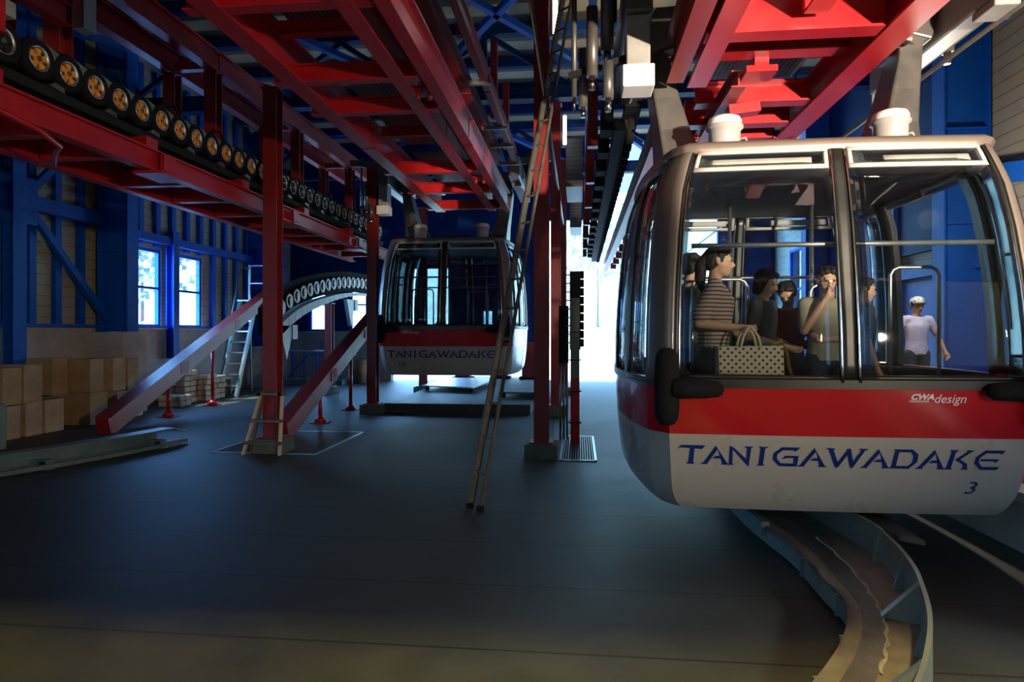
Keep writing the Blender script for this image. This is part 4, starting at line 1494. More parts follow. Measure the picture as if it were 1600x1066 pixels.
# steel platforms lying under the far cabin
for (pts, lb) in (((V((-3.80, 15.2, .30)), V((-2.45, 14.7, .30)), V((-2.3, 17.8, .30)), V((-3.6, 17.8, .30))), 'low shiny plate platform on the floor under the far cabin'),
                  ((V((-1.72, 13.6, .30)), V((-.62, 13.6, .30)), V((-.62, 17.2, .30)), V((-1.45, 17.2, .30))), 'low ribbed platform left of the second right column')):
    t = thing('low_platform', lb, 'platform', (pts[0].x, pts[0].y, .19))
    MB().poly(pts, (0, 0, .03)).build('deck_plate', ALU if 'shiny' in lb else DECKM, t)
    for a in (0, 1, 2, 3):
        c = pts[a] * .86 + (pts[0] + pts[1] + pts[2] + pts[3]) / 4 * .14
        MB().bx(c.x - .04, c.x + .04, c.y - .04, c.y + .04, .19, .30).build('foot', DARK, t)
# small machines behind the far cabin
for x, y, lb in ((-3.5, 19.2, 'red floor machine seen under the far cabin'), (-2.4, 19.6, 'dark floor machine right of the red one under the far cabin'), (-1.5, 19.4, 'second red floor machine under the far cabin by the ladder')):
    t = thing('floor_machine', lb, 'machine', (x, y, .19))
    MB().bx(x - .22, x + .22, y - .2, y + .2, .19, 1.3).build('body', REDD if 'red' in lb else DARK, t)
    MB().bx(x - .3, x + .3, y - .25, y + .25, .19, .27).build('base_plate', DARK, t)
    MB().cyl((x + .35, y, .5), (x + .35, y, 1.2), .05, 10).build('pipe', DARK, t)

# single post with machinery at the right of the columns
t = thing('guide_post', 'slim post standing in the grating right of the red columns', 'post', (-.06, 9.3, 0))
MB().bar((-.06, 9.3, 0), (-.06, 9.3, .95), .13, .13, up=(0, 1, 0)).build('lower_shaft', RED, t)
MB().bar((-.06, 9.3, .95), (-.06, 9.3, 2.1), .13, .13, up=(0, 1, 0)).build('upper_shaft', RAILG, t)
for z in (.3, .75, 1.2, 1.6):
    MB().bx(-.15, .03, 9.21, 9.39, z, z + .012).build('collar', DARK, t)
t = thing('sheave_battery', 'dark vertical battery of small wheels on top of the slim post', 'wheel battery', (-.06, 9.6, 1.4))
MB().bx(-.14, .02, 9.40, 9.52, 1.35, 2.50).build('back_plate', DARK, t)
for k in range(9):
    z = 1.45 + k * .125
    MB().lathe((.04, 9.46, z), (1, 0, 0), [(.02, -.03), (.055, -.03), (.06, 0), (.055, .03), (.02, .03)], 16, closed=True).build('sheave_wheel', BLACK, t)
    MB().bar((-.2, 9.46, z), (.06, 9.46, z), .02, .02).build('axle', GREY, t)
MB().bx(-.30, -.16, 9.5, 9.8, 1.15, 2.0).build('motor_box', DARK, t)
for k in range(3):
    MB().cyl((-.28 + k * .05, 9.6, .0), (-.28 + k * .05, 9.6, 1.15), .016, 8).build('conduit', GREY, t)

# ------------------------------------------------------------------ ladders
def ladder_side(mb, p, q, w=.03, h=.07, up=(0, 0, 1)):
    mb.bar(p, q, w, h, up)
    return mb


# long ladder leaning on the right red column
t = thing('long_ladder', 'long weathered alloy ladder leaning on the tall red column', 'ladder', (-.97, 5.75, 0))
a0, a1 = V((-1.0, 5.80, 0)), V((-.885, 5.70, 0))
b0, b1 = V((-.16, 8.02, 6.0)), V((-.045, 7.92, 6.0))
dd = (a1 - a0).normalized()
MB().bar(a0, b0, .07, .026, up=dd).build('stile', OLDALU, t)
MB().bar(a1, b1, .03, .022, up=dd).build('stile', OLDALU, t)
for k in range(1, 19):
    u = k / 19.5
    MB().cyl(a0 + (b0 - a0) * u, a1 + (b1 - a1) * u, .014, 8).build('rung', OLDALU, t)
for a in (a0, a1):
    MB().bx(a.x - .03, a.x + .03, a.y - .03, a.y + .03, 0, .04).build('rubber_foot', BLACK, t)

# small folding stepladder at the left red column
t = thing('folding_stepladder', 'small cream folding stepladder in front of the left red column', 'stepladder', (-4.14, 8.0, 0))
zt = .80
L0, L1 = V((-4.38, 7.97, 0)), V((-4.15, 7.97, zt))
R0, R1 = V((-3.88, 7.97, 0)), V((-3.86, 7.97, zt))
L1 = V((-4.16, 8.03, zt)); R1 = V((-3.87, 8.03, zt))
MB().bar(L0, L1, .028, .055, up=(0, 1, 0)).build('rail', YELLOWP, t)
MB().bar(R0, R1, .028, .055, up=(0, 1, 0)).build('rail', YELLOWP, t)
MB().bar(L1 + V((.02, .03, 0)), V((-4.30, 8.02, .02)), .022, .03, up=(0, 1, 0)).build('rear_leg', BROWNT, t)
for u in (.20, .56):
    p, q = L0 + (L1 - L0) * u, R0 + (R1 - R0) * u
    MB().bar(p + V((0, -.02, 0)), q + V((0, -.02, 0)), .09, .025).build('tread', OLDALU, t)
    for e in (p, q):
        MB().bx(e.x - .025, e.x + .025, e.y - .05, e.y + .02, e.z - .022, e.z + .022).build('tread_bracket', BROWNT, t)
MB().bar(L1 + V((-.02, -.02, 0)), R1 + V((.02, -.02, 0)), .12, .035).build('top_step', OLDALU, t)
for e in (L1, R1):
    MB().bx(e.x - .03, e.x + .03, e.y - .08, e.y + .04, e.z - .025, e.z + .02).build('hinge_cap', BROWNT, t)

# tall platform stepladder at the left windows
t = thing('platform_stepladder', 'tall grey platform stepladder beyond the sloping rail by the bright blue column', 'stepladder', (-8.3, 15.4, 0))
bl, br = V((-8.95, 15.05, 0)), V((-8.40, 14.95, 0))
tl, tr = V((-9.0, 16.25, 2.45)), V((-8.50, 16.15, 2.45))
for a, b in ((bl, tl), (br, tr)):
    MB().bar(a, b, .06, .10, up=(0, 1, 0)).build('stile', GREENG, t)
for k in range(1, 9):
    u = k / 9
    p, q = bl + (tl - bl) * u, br + (tr - br) * u
    MB().bar(p, q, .14, .03, up=(0, 0, 1)).build('tread', ALU, t)
MB().bx(-9.04, -8.46, 16.15, 16.75, 2.44, 2.47).build('platform', ALU, t)
MB().tube([bl + V((0, .3, .9)), tl + V((0, 0, .9)), V((-9.0, 16.7, 3.35))], .022).build('hand_rail', GREENG, t)
for x in (-8.99, -8.51):
    MB().bar((x, 16.70, 2.47), (x, 16.70, 3.45), .05, .05, up=(0, 1, 0)).build('guard_post', ALU, t)
    MB().bar((x, 16.80, 0), (x, 16.70, 2.44), .05, .05, up=(0, 1, 0)).build('support_leg', GREENG, t)
for z in (2.95, 3.43):
    MB().bar((-8.99, 16.70, z), (-8.51, 16.70, z), .03, .03).build('guard_bar', ALU, t)

# ------------------------------------------------------------------ boxes along the left wall
def carton(x1, dx, y0, y1, z0, h, label, mat=CARD, rot=0.0, flaps=False):
    c = V((x1 - dx / 2, (y0 + y1) / 2, z0))
    t = thing('cardboard_box', label, 'box', c, 'cardboard boxes along the left wall')
    w, d = dx - .01, (y1 - y0) - .01
    R = Matrix.Rotation(rot, 3, 'Z')
    MB().box(c + V((0, 0, h / 2)), (w, d, h - .004), R).build('body', mat, t, bevel=.008)
    MB().box(c + V((0, 0, h)), (.05, d * .98, .004), R).build('tape', PAPER, t)
    if flaps:
        MB().box(c + V((w * .25, 0, h + .02)), (w * .45, d * .96, .006), R @ Matrix.Rotation(-.14, 3, 'Y')).build('flap', PAPER, t)
    else:
        MB().box(c + V((w * .25, 0, h - .001)), (w * .48, d * .97, .004), R).build('flap', mat, t)
    return t


XB = -8.42


def yof(px):
    return onX(px, 600, XB).y


def carton_px(x0, x1, z0, h, label, mat=CARD, dx=.55, xf=XB, rot=0.0, flaps=False):
    carton(xf, dx, onX(x0, 600, xf).y, onX(x1, 600, xf).y, z0, h, label, mat, rot, flaps)


# lower layer
carton_px(11, 33, 0, .50, 'leftmost cardboard box of the bottom layer at the picture edge', CARD2, .48)
carton_px(40.5, 67, 0, .52, 'second cardboard box from the left in the bottom layer', CARD2, .5)
carton_px(71, 101, 0, .53, 'third bottom cardboard box with open orange flaps on top', CARD2, .62, flaps=True)
carton_px(141, 169, 0, .56, 'fourth bottom cardboard box, orange on its near side', CARD, .62, -8.36)
carton_px(183, 200, .01, .52, 'bottom cardboard box half hidden behind the sloping red rail', CARD2, .55)
carton_px(206, 224, .0, .48, 'pale bottom box at the right end of the row under the rail', EDGE, .5)
# upper layer
carton_px(5, 36, .52, .56, 'leftmost cardboard box of the upper layer', CARD, .62, -8.38, rot=-.03)
carton_px(36.5, 67, .53, .58, 'second upper cardboard box from the left with a dark near side', CARD, .6, -8.36, rot=.03)
carton_px(82, 107, .545, .62, 'upper cardboard box set back against the concrete wall', CARD, .5, -8.75)
carton_px(141, 163, .565, .58, 'large upper cardboard box with a bright right side', CARD, .72, -8.36)
carton_px(176, 197, .54, .60, 'upper cardboard box leaning before the concrete block', CARD2, .5, -8.40, rot=.04)
carton_px(200, 217, .50, .62, 'rightmost upper cardboard box beside the bright corner', CARD2, .36, -8.42)


# paper bundles near the windows
def bundle_stack(x, y, n, w, d, label_base, seed):
    r = random.Random(seed)
    for k in range(n):
        c = V((x + r.uniform(-.02, .02), y + r.uniform(-.02, .02), k * .125))
        rot = Matrix.Rotation(r.uniform(-.08, .08), 3, 'Z')
        names = ['lowest', 'second from the floor', 'third from the floor', 'fourth from the floor', 'fifth from the floor', 'sixth from the floor']
        t = thing('paper_bundle', '%s bundle of %s' % (names[k] + (',' if k else ''), label_base), 'bundle', c, 'tied bundles by the windows')
        MB().box(c + V((0, 0, .062)), (w, d, .115), rot).build('sheets', PAPER, t, bevel=.02)
        MB().box(c + V((0, 0, .062)), (w + .006, .014, .121), rot).build('string', STRING, t)
        MB().box(c + V((0, 0, .062)), (.014, d + .006, .121), rot).build('string', STRING, t)


bundle_stack(-8.72, 13.05, 2, .5, .42, 'the low pale stack next to the short red stand', 1)
bundle_stack(-9.05, 13.75, 6, .46, .44, 'the tallest pale stack before the windows', 2)
bundle_stack(-8.85, 14.30, 5, .44, .42, 'the middle pale stack before the windows', 3)
bundle_stack(-8.92, 14.85, 4, .42, .4, 'the right pale stack before the windows', 4)
t = tag(MB().box((-8.92, 14.85, .53), (.45, .36, .06)).build('paper_sack', EDGE, bevel=.02), 'white sack lying on the right pale stack', 'sack')
# bench, pale green base strip and railing at the back left
tag(MB().bx(WX + .001, WX + .05, 12.5, 17.4, .0, .42).build('painted_base_panel', GREENP), 'pale green base panel below the two windows', 'panel')
t = thing('low_bench', 'low grey bench frame between the bundles and the tall stepladder', 'bench', (-9.2, 15.6, 0))
MB().bx(-9.52, -9.07, 15.3, 16.0, .40, .45).build('seat', GREYM, t)
for yy in (15.33, 15.93):
    MB().bx(-9.50, -9.09, yy, yy + .04, 0, .40).build('leg_frame', GREYM, t)
t = thing('steel_railing', 'blue steel railing with pale top rail at the back left', 'railing', (-8.0, 19.2, 0))
MB().tube([(-9.3, 19.2, 1.02), (-7.0, 19.2, 1.02)], .03).build('top_rail', ALU, t)
for k in range(7):
    MB().bar((-9.3 + k * .38, 19.2, 0), (-9.3 + k * .38, 19.2, 1.0), .04, .04, up=(0, 1, 0)).build('baluster', BLUE, t)
MB().tube([(-9.0, 19.1, .2), (-8.4, 19.1, .9), (-7.9, 19.1, .95)], .025).build('bent_bar', BLUE, t)
tag(MB().bx(-9.5, -7.2, 18.9, 20.3, 0, .16).build('step_block', GREENP), 'low pale step under the back left railing', 'step')
tag(MB().bx(-8.5, -8.28, 20.46, 20.498, 1.0, 1.35).build('notice_board', GREYM), 'small pale notice on the back left wall', 'notice')
t = thing('planter_box', 'brown planter by the far end left of the far cabin', 'planter', (-6.9, 19.6, 0))
MB().lathe((-6.9, 19.6, 0), (0, 0, 1), [(.01, 0), (.20, 0), (.27, .75), (.24, .75), (.23, .68), (.01, .68)], 4).build('pot', pm('terracotta', (.40, .16, .07), .8), t)
tag(MB().bx(-7.6, -7.2, 18.0, 18.4, 0, .20).build('machine_plinth', DARK), 'dark plinth block on the floor behind the second sloping rail', 'plinth')

# ------------------------------------------------------------------ fluorescent lamps on the right columns
for x, y, z, lb in ((-.33, 8.32, 5.75, 'vertical fluorescent lamp at the top of the ladder column'), (-.30, 12.55, 5.55, 'vertical fluorescent lamp on the second right column'), (-.30, 16.62, 5.65, 'vertical fluorescent lamp on the third right column')):
    t = thing('tube_lamp', lb, 'lamp', (x, y, z), 'vertical tube lamps')
    MB().bx(x - .05, x - .01, y - .05, y + .05, z - .32, z + .32).build('housing', GREYM, t)
    MB().cyl((x + .02, y, z - .29), (x + .02, y, z + .29), .03, 12).build('tube', TUBE, t)
    for s in (-1, 1):
        MB().bx(x - .02, x + .05, y - .04, y + .04, z + s * .30 - .015, z + s * .30 + .015).build('socket', POTW, t)

# ropes
for x, lb, z0, z1 in ((3.21, 'steel haul rope right of the near red frame', 4.0, 4.0), (-.40, 'steel haul rope left of the near grips', 4.35, 4.35)):
    m = MB().tube([(x, -1, z0), (x, 26, z1)], .022, 8)
    tag(m.build('haul_rope', GREY), lb, 'rope', 'haul ropes')

# ------------------------------------------------------------------ boarding platform at the right
struct(MB().bx(3.20, RX, 1.2, YF, 0, .44).build('floor_platform', CONC))
tag(MB().bx(3.15, 3.36, 1.2, YF, .38, .452).build('platform_edge', EDGE), 'pale stone edge of the boarding platform at the right', 'edge')
tag(MB().bx(3.362, 5.6, 1.2, 19, .44, .456).build('platform_carpet', CARPET), 'red carpet on the boarding platform behind the near cabin', 'carpet')
t = thing('control_desk', 'pale control desk on the platform seen through the right cabin window', 'desk', (4.4, 10.6, .456))
MB().bx(3.7, 4.75, 10.4, 10.9, .456, 1.42).build('body', GREYM, t, bevel=.02)
MB().poly([(3.7, 10.38, 1.42), (3.7, 10.9, 1.42), (3.7, 10.9, 1.95), (3.7, 10.75, 1.95)], (1.05, 0, 0)).build('panel_hood', GREYM, t)
t = thing('wall_lamp', 'white wall lamp tube seen through the top of the right cabin window', 'lamp', (3.9, 9.0, 3.2))
MB().bx(3.84, 3.96, 8.95, 9.05, 3.40, 3.44).build('bracket', GREYM, t)
MB().cyl((3.9, 9.0, 2.88), (3.9, 9.0, 3.40), .05, 14).build('tube', POTW, t)
MB().bar((3.9, 9.0, 3.42), (3.9, 9.0, 6.1), .03, .03, up=(0, 1, 0)).build('drop_rod', GREYM, t)


# ================================================================== PEOPLE
def hull(mb_bm, pts):
    bm2 = bmesh.new()
    for p in pts:
        bm2.verts.new(p)
    bmesh.ops.convex_hull(bm2, input=bm2.verts[:])
    bmesh.ops.delete(bm2, geom=[v for v in bm2.verts if not v.link_faces], context='VERTS')
    me = bpy.data.meshes.new('tmp')
    bm2.to_mesh(me)
    bm2.free()
    mb_bm.from_mesh(me)
    bpy.data.meshes.remove(me)


SPH = []
for i in range(1, 7):
    a = PI * i / 7
    for j in range(12):
        b = 2 * PI * j / 12
        SPH.append(V((math.sin(a) * math.cos(b), math.sin(a) * math.sin(b), math.cos(a))))
SPH += [V((0, 0, 1)), V((0, 0, -1))]


def ell(c, r):
    r = V((r, r, r)) if isinstance(r, (int, float)) else V(r)
    return [V(c) + V((p.x * r.x, p.y * r.y, p.z * r.z)) for p in SPH]


def limb(bm, pts):
    for (c0, r0), (c1, r1) in zip(pts, pts[1:]):
        hull(bm, ell(c0, r0) + ell(c1, r1))


def fuse(bm, name, mats, voxel, parent, mw, smooth=3):
    """one continuous skin from overlapping volumes"""
    me = bpy.data.meshes.new('tmp')
    bm.to_mesh(me)
    bm.free()
    o = bpy.data.objects.new('tmp', me)
    COL.objects.link(o)
    r = o.modifiers.new('r', 'REMESH')
    r.mode = 'VOXEL'
    r.voxel_size = voxel
    s = o.modifiers.new('s', 'SMOOTH')
    s.factor = .5
    s.iterations = smooth
    dg = bpy.context.evaluated_depsgraph_get()
    dg.update()
    me2 = bpy.data.meshes.new_from_object(o.evaluated_get(dg))
    bpy.data.objects.remove(o)
    bpy.data.meshes.remove(me)
    me2.name = name
    me2.materials.clear()
    for m in mats:
        me2.materials.append(m)
    me2.polygons.foreach_set('use_smooth', [True] * len(me2.polygons))
    out = bpy.data.objects.new(name, me2)
    COL.objects.link(out)
    out.parent = parent
    return out


def hand(bm, wrist, d, palm_n, side, curl=.5, s=1.0):
    """palm, five fingers of different length bent at the knuckles, thumb from the side"""
    d = V(d).normalized()
    n = V(palm_n)
    n = (n - d * n.dot(d)).normalized()
    u = d.cross(n) * side
    hull(bm, ell(wrist, .024 * s) + ell(wrist + d * .05 * s, (.030 * s,) * 3) + ell(wrist + d * .085 * s + u * .022 * s, .014 * s) + ell(wrist + d * .085 * s - u * .024 * s, .013 * s))
    for k, (off, ln) in enumerate(((.030, .066), (.010, .076), (-.010, .070), (-.029, .054))):
        p = wrist + (d * .085 + u * off) * s
        a = curl * (.7 + .1 * k)
        q = p + (d * math.cos(a) + n * math.sin(a)) * ln * .55 * s
        e = q + (d * math.cos(a * 2.1) + n * math.sin(a * 2.1)) * ln * .5 * s
        limb(bm, [(p, .0095 * s), (q, .0088 * s), (e, .0075 * s)])
    p = wrist + (d * .03 + u * .026) * s
    q = p + (d * .6 + u * .7 + n * .3).normalized() * .036 * s
    e = q + (d * .9 + u * .2 + n * .45).normalized() * .030 * s
    limb(bm, [(p, .014 * s), (q, .0105 * s), (e, .0085 * s)])


def person(label, loc, yaw, H, shirt, pants, hair='short', hairmat=None, head_yaw=0.0, head_pitch=0.0, lean=0.0, loose=1.0,
           lh=None, rh=None, le=None, re=None, sleeve='short', extras=(), curl=.5, group=None):
    """local frame: facing -y, x to the person's left; joints scaled by height"""
    t = thing('person', label, 'person', loc, group)
    t.rotation_euler = (0, 0, yaw)
    S = H / 1.7

    def P(x, y, z):
        z2 = z
        yy = y
        if z > .95:
            yy = y - math.sin(lean) * (z - .95)
            z2 = .95 + (z - .95) * math.cos(lean)
        return V((x, yy, z2)) * S

    sh = {1: P(.175, 0, 1.385), -1: P(-.175, 0, 1.385)}
    el = {1: le, -1: re}
    wr = {1: lh, -1: rh}
    for s in (1, -1):
        el[s] = P(s * .235, .03, 1.10) if el[s] is None else P(*el[s])
        wr[s] = P(s * .245, -.05, .86) if wr[s] is None else P(*wr[s])
    neck = P(0, .01, 1.46)
    hc = P(0, -.015, 1.585)
    Rm = Matrix.Rotation(head_yaw, 3, 'Z') @ Matrix.Rotation(head_pitch, 3, 'X')

    def Hd(x, y, z):
        return hc + Rm @ (V((x, y, z)) * S)
    bm = bmesh.new()
    # legs, pelvis, torso
    for s in (1, -1):
        limb(bm, [(P(s * .09, 0, .90), .088 * S), (P(s * .10, -.01, .50), .058 * S), (P(s * .10, .015, .40), .055 * S), (P(s * .10, .02, .28), .054 * S), (P(s * .10, .02, .09), .036 * S)])
        hull(bm, ell(P(s * .10, .03, .045), (.036 * S, .04 * S, .042 * S)) + ell(P(s * .115, -.14, .028), (.042 * S, .05 * S, .026 * S)))
    limb(bm, [(P(0, .0, .92), V((.155, .105, .10)) * S), (P(0, 0, 1.08), V((.132, .092, .09)) * S), (P(0, -.005, 1.28), V((.160, .105, .11)) * S), (P(0, .005, 1.38), V((.13, .075, .06)) * S)])
    for s in (1, -1):
        limb(bm, [(P(s * .10, .005, 1.39), .058 * S), (sh[s], .054 * S), (sh[s] * .5 + el[s] * .5, .045 * S), (el[s], .037 * S), (el[s] * .6 + wr[s] * .4, .036 * S), (wr[s], .024 * S)])
        hand(bm, wr[s], wr[s] - el[s] + V((0, 0, -.02)), V((-s * .6, -.3, .2)) if wr[s].z < 1.2 * S else V((0, .6, .4)), s, curl, S)
    limb(bm, [(P(0, .01, 1.37), V((.075, .06, .05)) * S), (neck, .052 * S), (Hd(0, .02, -.06), .050 * S)])
    # head : cranium, face, jaw
    hull(bm, ell(Hd(0, .015, .035), V((.076, .094, .085)) * S) + ell(Hd(0, -.03, -.015), V((.066, .062, .07)) * S))
    hull(bm, ell(Hd(0, -.03, -.02), V((.062, .06, .06)) * S) + ell(Hd(0, -.055, -.088), V((.030, .028, .022)) * S) + ell(Hd(.035, -.01, -.066), .022 * S) + ell(Hd(-.035, -.01, -.066), .022 * S))
    hull(bm, ell(Hd(0, -.088, .015), .009 * S) + ell(Hd(0, -.112, -.022), .011 * S) + ell(Hd(.014, -.094, -.028), .009 * S) + ell(Hd(-.014, -.094, -.028), .009 * S))
    hull(bm, ell(Hd(.035, -.078, .030), .012 * S) + ell(Hd(-.035, -.078, .030), .012 * S))
    hull(bm, ell(Hd(.016, -.088, -.056), .008 * S) + ell(Hd(-.016, -.088, -.056), .008 * S))
    for s in (1, -1):
        hull(bm, ell(Hd(s * .080, .015, .012), V((.010, .022, .026)) * S) + ell(Hd(s * .076, .010, -.025), V((.008, .012, .012)) * S))
    body = fuse(bm, 'body', [SKIN, LIP], .0095 * S, t, None, 2)
    for p in body.data.polygons:
        q = Rm.inverted() @ (p.center - hc) / S
        if abs(q.x) < .024 and -.068 < q.z < -.046 and q.y < -.072:
            p.material_index = 1
    for s in (1, -1):
        MB().lathe(world_loc(t) + Hd(s * .031, -.0905, .012), Rm @ V((0, -1, 0)), [(.0085 * S, -.004 * S), (.007 * S, .002 * S), (.001, .0035 * S)], 14).build('eye', EYE, t)
    # clothes
    bm = bmesh.new()
    g = 1.10
    limb(bm, [(P(0, .0, .90), V((.170, .118, .09)) * S), (P(0, 0, 1.08), V((.150 * loose, .108 * loose, .09)) * S), (P(0, -.005, 1.28), V((.175 * loose, .120 * loose, .11)) * S), (P(0, .005, 1.385), V((.135, .082, .058)) * S)])
    for s in (1, -1):
        e = el[s]
        pts = [(P(s * .10, .005, 1.39), .066 * S), (sh[s], .064 * S), (sh[s] * .5 + e * .5, .057 * S * loose ** 1.5)]
        if sleeve == 'short':
            pts.append((sh[s] * .2 + e * .8, .052 * S * loose ** 2))
        else:
            pts += [(e, .050 * S), (e * .5 + wr[s] * .5, .045 * S), (e * .1 + wr[s] * .9, .036 * S)]
        limb(bm, pts)
    fuse(bm, 'shirt', [shirt], .014, t, None, 3)
    bm = bmesh.new()
    limb(bm, [(P(0, 0, .96), V((.165, .115, .05)) * S), (P(0, 0, .88), V((.168, .118, .08)) * S)])
    for s in (1, -1):
        limb(bm, [(P(s * .09, 0, .88), .098 * S), (P(s * .10, -.01, .50), .072 * S), (P(s * .10, .02, .12), .062 * S)])
    fuse(bm, 'trousers', [pants], .016, t, None, 3)
    for s in (1, -1):
        bm = bmesh.new()
        hull(bm, ell(P(s * .10, .035, .045), V((.044, .05, .048)) * S) + ell(P(s * .115, -.15, .032), V((.050, .055, .032)) * S))
        fuse(bm, 'shoe', [CABIN_DARK if 'white shoes' not in extras else EDGE], .010, t, None, 1)
    # hair
    hm = hairmat or HAIR
    bm = bmesh.new()
    hull(bm, ell(Hd(0, .026, .044), V((.083, .095, .086)) * S) + ell(Hd(0, .055, -.01), V((.072, .058, .06)) * S))
    for q in ((.052, -.040, .078), (-.052, -.040, .078), (.025, -.058, .092), (-.025, -.058, .092), (.066, -.012, .050), (-.066, -.012, .050)):
        hull(bm, ell(Hd(*q), .024 * S) + ell(Hd(q[0] * .6, .02, .095), .035 * S))
    for q in (1, -1):
        hull(bm, ell(Hd(q * .074, -.012, .02), V((.010, .014, .03)) * S) + ell(Hd(q * .072, .0, .05), .02 * S))
    if hair == 'bob':
        for s in (1, -1):
            limb(bm, [(Hd(s * .070, .01, .03), V((.022, .055, .05)) * S), (Hd(s * .072, .02, -.085), V((.020, .045, .03)) * S)])
        limb(bm, [(Hd(0, .07, .0), V((.07, .035, .06)) * S), (Hd(0, .07, -.09), V((.06, .03, .03)) * S)])
    if hair == 'pony':
        limb(bm, [(Hd(0, .08, .04), .05 * S), (Hd(0, .135, -.03), .045 * S), (Hd(0, .135, -.14), .040 * S), (Hd(0, .11, -.22), .02 * S)])
    ho = fuse(bm, 'hair', [hm], .008, t, None, 1)
    rr = random.Random(len(label))
    for v in ho.data.vertices:
        k = .5 + .5 * math.sin(v.co.x * 310 + math.sin(v.co.z * 60) * 2.2 + v.co.y * 120)
        v.co += v.normal * (.004 * k)
    W = world_loc(t)
    if 'glasses' in extras:
        m = MB()
        for s in (1, -1):
            m.lathe(W + Hd(s * .031, -.104, .010), Rm @ V((0, -1, 0)), [(.021 * S, -.0015), (.0235 * S, -.0015), (.0235 * S, .0015), (.021 * S, .0015)], 18, closed=True)
            m.bar(W + Hd(s * .053, -.102, .014), W + Hd(s * .080, .01, .016), .003, .004)
        m.bar(W + Hd(.010, -.106, .013), W + Hd(-.010, -.106, .013), .003, .003)
        m.build('glasses', CHROME, t)
    if 'clip' in extras:
        MB().bar(W + Hd(.079, -.02, .085), W + Hd(.062, -.055, .118), .006, .008).build('hair_clip', POTW, t)
    if 'cap' in extras:
        bm = bmesh.new()
        hull(bm, ell(Hd(0, .01, .065), V((.095, .108, .075)) * S) + ell(Hd(0, .01, .05), V((.096, .11, .02)) * S))
        fuse(bm, 'cap', [POTW], .010, t, None, 1)
        bm = bmesh.new()
        hull(bm, ell(Hd(0, -.05, .040), V((.10, .10, .010)) * S))
        fuse(bm, 'cap_brim', [CABIN_DARK], .008, t, None, 1)
    return t


T_STRIPE = stripes('striped_shirt', (.55, .44, .42), (.10, .035, .03), 34, axis=2, duty=.66, rough=.9, soft=.05)
T_DARK = pm('dark_grey_cloth', (.05, .055, .06), .9, scale=14)
T_GREYC = pm('grey_cloth', (.16, .165, .16), .9, scale=14)
T_RED = pm('red_cloth', (.34, .035, .045), .9, scale=14)
T_BEIGE = pm('beige_cloth', (.34, .31, .22), .9, scale=14)
T_LILAC = pm('lilac_cloth', (.60, .58, .85), .9, scale=14)
T_NAVY = pm('navy_cloth', (.02, .03, .06), .9, scale=14)
T_JEAN = pm('denim_cloth', (.06, .09, .16), .9, scale=14)
CF = GN.z + .17
GP = 'passengers in the near cabin'


def stand_at(px, y):
    p = onY(px, 500, y)
    return (p.x, y, CF)


RT = PI / 2     # facing +x
person('woman with tied dark hair in striped shirt standing inside the near cabin', stand_at(1114, 4.99), RT - .25, 1.66, T_STRIPE, T_JEAN, 'pony', head_yaw=.1, head_pitch=.06, lean=.05, loose=1.18,
       le=(.30, .17, 1.14), lh=(.27, -.12, 1.07), re=(-.27, .10, 1.11), rh=(-.20, -.18, 1.08), extras=('clip',), group=GP)
person('man with short dark hair and grey shirt at the left window of the near cabin', stand_at(1079, 5.58), RT + .7, 1.68, T_GREYC, T_NAVY, 'short', head_pitch=.05, group=GP)
person('woman with dark bob and dark top looking down, behind the polka dot bag', stand_at(1190, 5.32), RT - .62, 1.51, T_DARK, T_NAVY, 'bob', head_pitch=.35, head_yaw=-.1, lean=.04,
       le=(.24, .03, 1.10), lh=(.10, -.22, 1.02), re=(-.24, .03, 1.10), rh=(-.08, -.24, 1.02), group=GP)
person('person in a red top with bowed head in the near cabin', stand_at(1231, 5.64), -.35, 1.44, T_RED, T_JEAN, 'short', head_pitch=.62, head_yaw=-.2, lean=.12,
       le=(.25, .0, 1.10), lh=(.06, -.24, 1.06), re=(-.25, .0, 1.10), rh=(-.06, -.24, 1.06), sleeve='long', group=GP)
person('man with glasses and beige shirt resting his hand on his chin', stand_at(1291, 5.22), -.05, 1.52, T_BEIGE, T_NAVY, 'short', head_pitch=.22,
       re=(-.215, -.12, 1.15), rh=(-.06, -.165, 1.415), le=(.24, -.05, 1.10), lh=(-.08, -.20, 1.08), sleeve='short', extras=('glasses',), curl=1.1, group=GP)
person('person in a dark top half hidden behind the centre window post', stand_at(1347, 5.50), RT - .1, 1.46, T_DARK, T_NAVY, 'short', head_pitch=.1, group=GP)
sp = onY(1432, 500, 9.3)
person('staff member in lilac shirt and white cap on the boarding platform', (sp.x, 9.3, .456), .05, 1.62, T_LILAC, T_NAVY, 'crop', head_pitch=.2,
       le=(.30, .02, 1.16), re=(-.30, .02, 1.16), lh=(.34, -.10, .94), rh=(-.34, -.10, .94), extras=('cap', 'white shoes'))

# polka dot bag on the window ledge
BAGM = bpy.data.materials.new('polka_dot_cloth')
BAGM.use_nodes = True
nt = BAGM.node_tree
bs = nt.nodes['Principled BSDF']
tc = nt.nodes.new('ShaderNodeTexCoord')
sp_ = nt.nodes.new('ShaderNodeSeparateXYZ')
nt.links.new(tc.outputs['Object'], sp_.inputs[0])


def mth(op, a, b=None):
    n = nt.nodes.new('ShaderNodeMath')
    n.operation = op
    for i, v in enumerate((a, b)):
        if v is None:
            continue
        if isinstance(v, (int, float)):
            n.inputs[i].default_value = v
        else:
            nt.links.new(v, n.inputs[i])
    return n.outputs[0]


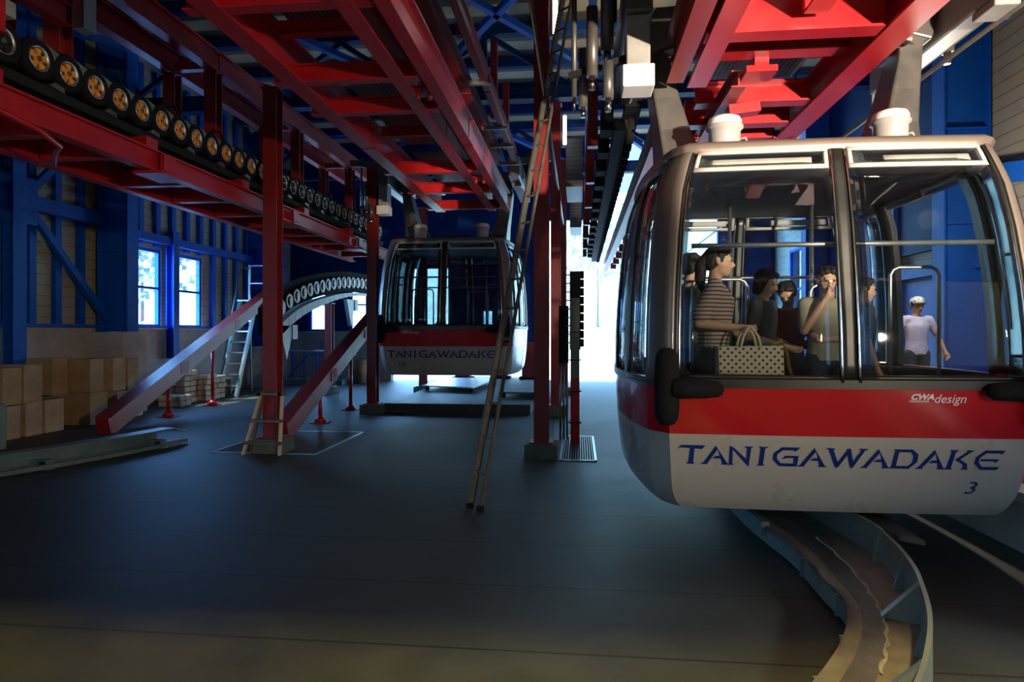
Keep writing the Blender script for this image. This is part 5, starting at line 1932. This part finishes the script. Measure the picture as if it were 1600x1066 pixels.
def dots(ox, oz, s):
    fx = mth('SUBTRACT', mth('FRACT', mth('ADD', mth('MULTIPLY', sp_.outputs[0], s), ox)), .5)
    fz = mth('SUBTRACT', mth('FRACT', mth('ADD', mth('MULTIPLY', sp_.outputs[2], s), oz)), .5)
    return mth('LESS_THAN', mth('ADD', mth('MULTIPLY', fx, fx), mth('MULTIPLY', fz, fz)), .028)


dsum = mth('MAXIMUM', dots(0, 0, 19), dots(.5, .5, 19))
mx = nt.nodes.new('ShaderNodeMix')
mx.data_type = 'RGBA'
nt.links.new(dsum, mx.inputs[0])
mx.inputs[6].default_value = (.62, .52, .40, 1)
mx.inputs[7].default_value = (.05, .025, .015, 1)
nt.links.new(mx.outputs[2], bs.inputs['Base Color'])
bs.inputs['Roughness'].default_value = .85
lz = GN.z + .86
a, b = onY(1121, 560, 4.70), onY(1222, 560, 4.70)
t = thing('tote_bag', 'cream polka dot tote bag on the window ledge of the near cabin', 'bag', ((a.x + b.x) / 2, 4.72, lz))
m = MB()
m.add([(a.x, 4.64, lz), (b.x, 4.64, lz), (b.x, 4.80, lz), (a.x, 4.80, lz), (a.x - .005, 4.66, lz + .225), (b.x, 4.66, lz + .235), (b.x, 4.78, lz + .235), (a.x, 4.78, lz + .225)],
      [(3, 2, 1, 0), (0, 1, 5, 4), (1, 2, 6, 5), (2, 3, 7, 6), (3, 0, 4, 7), (4, 5, 6, 7)])
m.build('body', BAGM, t, bevel=.01)
for yy in (4.66, 4.78):
    c = a.x + (b.x - a.x) * .45
    MB().tube([(c - .05, yy, lz + .22), (c - .03, yy, lz + .30), (c + .01, (yy + 4.72) / 2, lz + .365), (c + .03, (yy + 4.72) / 2, lz + .365), (c + .07, yy, lz + .30), (c + .09, yy, lz + .22)], .010).build('handle', YELLOWP, t)
tag(MB().tube([(b.x - .02, 4.86, lz + .24), (b.x + .04, 4.86, lz + .26), (b.x + .08, 4.86, lz + .18), (b.x + .10, 4.86, lz + .06), (b.x + .12, 4.86, lz)], .012).build('strap', pm('yellow_strap', (.55, .36, .03), .7)), 'yellow strap hanging beside the polka dot bag', 'strap')
t = thing('canvas_shoe', 'pale blue canvas shoe standing on the red carpet right of the near cabin', 'shoe', onZ(1583, 733, .456))
bm = bmesh.new()
hull(bm, ell((0, .06, .04), (.035, .05, .045)) + ell((-.01, -.10, .025), (.04, .055, .025)))
fuse(bm, 'upper', [pm('pale_blue_canvas', (.5, .62, .75), .8)], .008, t, None, 1)
w = world_loc(t)
MB().poly([w + V((x, y, 0)) for x, y in ((-.035, .11), (-.04, 0), (-.055, -.10), (-.03, -.155), (.01, -.155), (.035, -.10), (.035, 0), (.035, .11))], (0, 0, .014)).build('sole', POTW, t)
